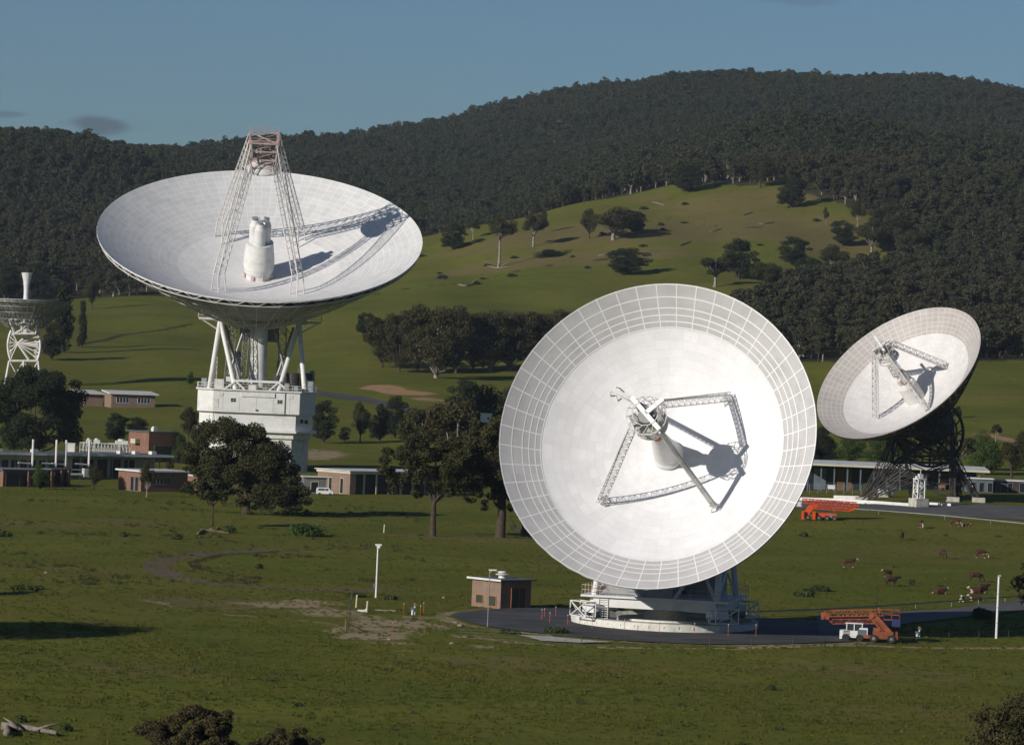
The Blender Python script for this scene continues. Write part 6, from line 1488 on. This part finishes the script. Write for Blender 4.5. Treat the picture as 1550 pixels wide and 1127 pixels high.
# ------------------------------------------------------------------ cattle
M['cowred'] = simple('red_hide', (.058, .017, .008), .85, .25, 3); M['cowwhite'] = simple('white_hide', (.42, .36, .29), .85, .15, 3)
M['cowdark'] = simple('dark_brown_hide', (.05, .02, .012), .85, .25, 3)
def cow_mesh(pose):
    if pose == 'graze': V = [(-.75, 0, 1.12, .30, .36), (-.35, 0, 1.08, .33, .40), (.15, 0, 1.05, .34, .40), (.6, 0, 1.10, .27, .36), (.92, 0, 1.0, .17, .24), (1.15, 0, .66, .13, .17), (1.27, 0, .40, .13, .15), (1.33, 0, .14, .08, .09)]; head = 6
    elif pose == 'stand': V = [(-.75, 0, 1.12, .30, .36), (-.35, 0, 1.08, .33, .40), (.15, 0, 1.05, .34, .40), (.6, 0, 1.12, .27, .36), (.9, 0, 1.28, .18, .24), (1.1, 0, 1.38, .14, .17), (1.25, 0, 1.38, .14, .15), (1.55, 0, 1.22, .08, .09)]; head = 6
    else: V = [(-.8, 0, .42, .30, .30), (-.35, 0, .48, .38, .42), (.15, 0, .50, .38, .42), (.55, 0, .52, .30, .36), (.82, 0, .72, .18, .22), (1.02, 0, .86, .14, .16), (1.16, 0, .88, .13, .15), (1.42, 0, .74, .08, .09)]; head = 6
    E = [(i, i+1) for i in range(7)]
    def leg(root, pts):
        a = root
        for p in pts: V.append(p); E.append((a, len(V)-1)); a = len(V)-1
    if pose != 'lie':
        for y in (-.2, .2):
            leg(0, [(-.78, y, .80, .16, .17), (-.68, y, .55, .09, .09), (-.82, y, .36, .065, .065), (-.80, y, .05, .065, .065)])
            leg(3, [(.60, y, .72, .13, .13), (.62, y, .42, .07, .07), (.61, y, .22, .055, .055), (.63, y, .05, .065, .065)])
        leg(0, [(-1.05, 0, 1.25, .06, .06), (-1.12, 0, .9, .035, .035), (-1.10, 0, .5, .05, .05)])
    else:
        for y in (-.3, .3):
            leg(0, [(-.55, y, .22, .16, .14), (-.1, y*1.15, .12, .08, .08)]); leg(3, [(.6, y*.8, .2, .12, .12), (.85, y*.9, .10, .06, .06), (.55, y*.9, .08, .05, .05)])
        leg(0, [(-1.1, .1, .25, .05, .05), (-1.2, .15, .08, .04, .04)])
    for y in (-.22, .22):                                            # ears
        hx, hz = V[head][0]-.02, V[head][2]+.10; leg(head, [(hx, y*.6, hz, .05, .05), (hx-.03, y*1.15, hz+.01, .05, .03)])
    me = bpy.data.meshes.new('cow'); me.from_pydata([v[:3] for v in V], E, []); ob = bpy.data.objects.new('cow', me); COL.objects.link(ob)
    sk = ob.modifiers.new('s', 'SKIN')
    for i, v in enumerate(V): me.skin_vertices[0].data[i].radius = v[3:5]; me.skin_vertices[0].data[i].use_root = (i == 2)
    sb = ob.modifiers.new('b', 'SUBSURF'); sb.levels = sb.render_levels = 1
    bpy.context.view_layer.update(); dg = bpy.context.evaluated_depsgraph_get(); out = bpy.data.meshes.new_from_object(ob.evaluated_get(dg)); bpy.data.objects.remove(ob)
    out.materials.clear(); hx, hz = V[6][0], V[6][2]
    for p in out.polygons:
        x, y, z = p.center; w = (x > hx-.12) or (z < .22 and pose != 'lie') or (pose != 'lie' and z < .82 and -.5 < x < .5) or (x > .75 and pose == 'graze' and z < .9 and x < 1.0) or (pose == 'lie' and x > .6 and z < .6) or (x < -1.05 and z < .6)
        p.material_index = 1 if w else 0; p.use_smooth = True
    out.name = 'cow_'+pose; return out
CM = {p: cow_mesh(p) for p in ('graze', 'stand', 'lie')}
CD = {}
for p, me_ in CM.items():
    me_.materials.append(M['cowred']); me_.materials.append(M['cowwhite']); d = me_.copy(); d.materials.clear(); d.materials.append(M['cowdark']); d.materials.append(M['cowwhite']); CD[p] = d
COWS = [(1394, 799, 'graze', -80, 0, 'red cow with lowered white face near the upper guard rail, seen head on'), (1446, 797, 'graze', -12, 0, 'red cow grazing near the service road beside a small calf'),
        (1462, 797, 'lie', 10, .7, 'small red calf lying right of the farthest grazing cow'), (1365, 817, 'graze', 80, 1, 'dark cow seen from behind, grazing alone left of the upper herd'),
        (1427, 845, 'graze', -70, 1, 'dark cow with a white face lowered to the grass, facing the camera in mid-pasture'), (1485, 845, 'graze', 10, 0, 'red-brown cow grazing to the right below the upper pair'),
        (1285, 859, 'stand', 8, 0, 'red cow with a white head standing alone at the left of the herd'), (1343, 873, 'stand', -150, .75, 'small red and white calf above the standing cow in the middle'),
        (1349, 887, 'stand', 20, 1, 'dark red cow standing below the small calf in the middle'), (1477, 880, 'graze', 15, 1, 'dark brown cow grazing above the resting animals'),
        (1423, 899, 'lie', 20, 0, 'red cow lying alone left of the resting group'), (1478, 898, 'lie', 190, 0, 'red cow lying with its white face to the left beside a darker one'),
        (1487, 893, 'lie', 30, 1, 'dark brown cow lying farthest right in the resting group'), (1455, 911, 'lie', -95, 0, 'red cow with a white face lying nearest the guard rail, left of the pair'),
        (1477, 909, 'lie', 185, .9, 'mostly white-fronted red cow lying nearest the guard rail at the right')]
for px, py, pose, rz, v, lab in COWS:
    sc_ = v if 0 < v < 1 else 1; me_ = (CD if v == 1 else CM)[pose]
    ob = bpy.data.objects.new('cow', me_); COL.objects.link(ob); ob.location = GP(px, py); ob.rotation_euler = (0, 0, R_(rz)); ob.scale = (sc_*.94,)*3
    tag(ob, lab, 'calf' if 0 < v < .8 else 'cow', 'cattle grazing and resting in the pasture')

# ------------------------------------------------------------------ sky, air, sun
SUN_EL, SAZ = R_(19.5), R_(43)          # light travels towards +X cos, +Y sin
Lx, Ly = math.cos(SAZ), math.sin(SAZ)
sd = bpy.data.lights.new('sun', 'SUN'); sd.energy = 4.8; sd.angle = R_(.53); sd.color = (1, .94, .86)
so = bpy.data.objects.new('sun', sd); COL.objects.link(so)
so.rotation_euler = Vector((Lx*math.cos(SUN_EL), Ly*math.cos(SUN_EL), -math.sin(SUN_EL))).to_track_quat('-Z', 'Y').to_euler()
so.location = (-300, -200, 300)
w = bpy.data.worlds.new('World'); S.world = w; w.use_nodes = True; nt = w.node_tree
bg = nt.nodes['Background']; sky = nt.nodes.new('ShaderNodeTexSky'); sky.sky_type = 'NISHITA'; sky.sun_disc = False
sky.sun_elevation = SUN_EL
# sun direction (towards the sun) = (-Lx, -Ly): Nishita rotation is measured clockwise from +Y
sky.sun_rotation = math.atan2(-Lx, -Ly) % (2*math.pi)
sky.altitude = 700; sky.air_density = 1.0; sky.dust_density = .6; sky.ozone_density = 1.6
tc = nt.nodes.new('ShaderNodeTexCoord'); sp = nt.nodes.new('ShaderNodeSeparateXYZ'); nt.links.new(tc.outputs['Generated'], sp.inputs[0])
u = math_(nt, 'DIVIDE', sp.outputs[0], math_(nt, 'MAXIMUM', sp.outputs[1], .05)); v = math_(nt, 'DIVIDE', sp.outputs[2], math_(nt, 'MAXIMUM', sp.outputs[1], .05))
cx = nt.nodes.new('ShaderNodeCombineXYZ'); nt.links.new(math_(nt, 'MULTIPLY', u, 60.), cx.inputs[0]); nt.links.new(math_(nt, 'MULTIPLY', v, 150.), cx.inputs[1])
nz = noise(nt, 1.6, 5, .55, cx.outputs[0])
def cloud(px, py, rx, ry):
    d = ray(px, py); u0, v0 = d.x/d.y, d.z/d.y
    a = math_(nt, 'DIVIDE', math_(nt, 'SUBTRACT', u, u0), rx/F); b = math_(nt, 'DIVIDE', math_(nt, 'SUBTRACT', v, v0), ry/F)
    dd = math_(nt, 'SQRT', math_(nt, 'ADD', math_(nt, 'MULTIPLY', a, a), math_(nt, 'MULTIPLY', b, b)))
    dd = math_(nt, 'ADD', dd, math_(nt, 'MULTIPLY', math_(nt, 'SUBTRACT', nz, .5), 1.4))
    return rmp(nt, dd, 1.05, .45, 0, 1)
cl = math_(nt, 'MAXIMUM', cloud(150, 190, 66, 17), math_(nt, 'MULTIPLY', cloud(12, 173, 46, 6), .6))
cl = math_(nt, 'MULTIPLY', math_(nt, 'MAXIMUM', cl, math_(nt, 'MULTIPLY', cloud(1210, 2, 90, 8), .35)), .6)
cloudcol = (1.15, 1.35, 1.9)
skyc = mix(nt, 1.0, sky.outputs[0], (.50, .71, 1.0), 'MULTIPLY')
cc = mix(nt, cl, skyc, cloudcol)
nt.links.new(cc, bg.inputs[0]); bg.inputs[1].default_value = .054
# air between the camera and the mountain
HAZE = .000035
if HAZE:
    m = MB(); m.box((0, 2500, 230), (16000, 5600, 700)); m.v = [(x, y, z if z > 0 else -60) for x, y, z in m.v]
    hz, hn, hb = newmat('air'); hn.nodes.remove(hb); pv = hn.nodes.new('ShaderNodeVolumePrincipled'); pv.inputs['Density'].default_value = HAZE
    pv.inputs['Color'].default_value = (.72, .84, 1, 1); pv.inputs['Anisotropy'].default_value = .2; hn.links.new(pv.outputs[0], hn.nodes['Material Output'].inputs['Volume'])
    tag(m.build('haze', hz), 'thin bluish haze in the air before the far mountain', 'haze', kind='stuff')
S.view_settings.view_transform = 'Standard'; S.view_settings.look = 'None'; S.view_settings.exposure = 0; S.view_settings.gamma = 1
S.render.engine = 'CYCLES'; S.cycles.max_bounces = 6; S.cycles.diffuse_bounces = 3; S.cycles.transparent_max_bounces = 4; S.cycles.volume_bounces = 0
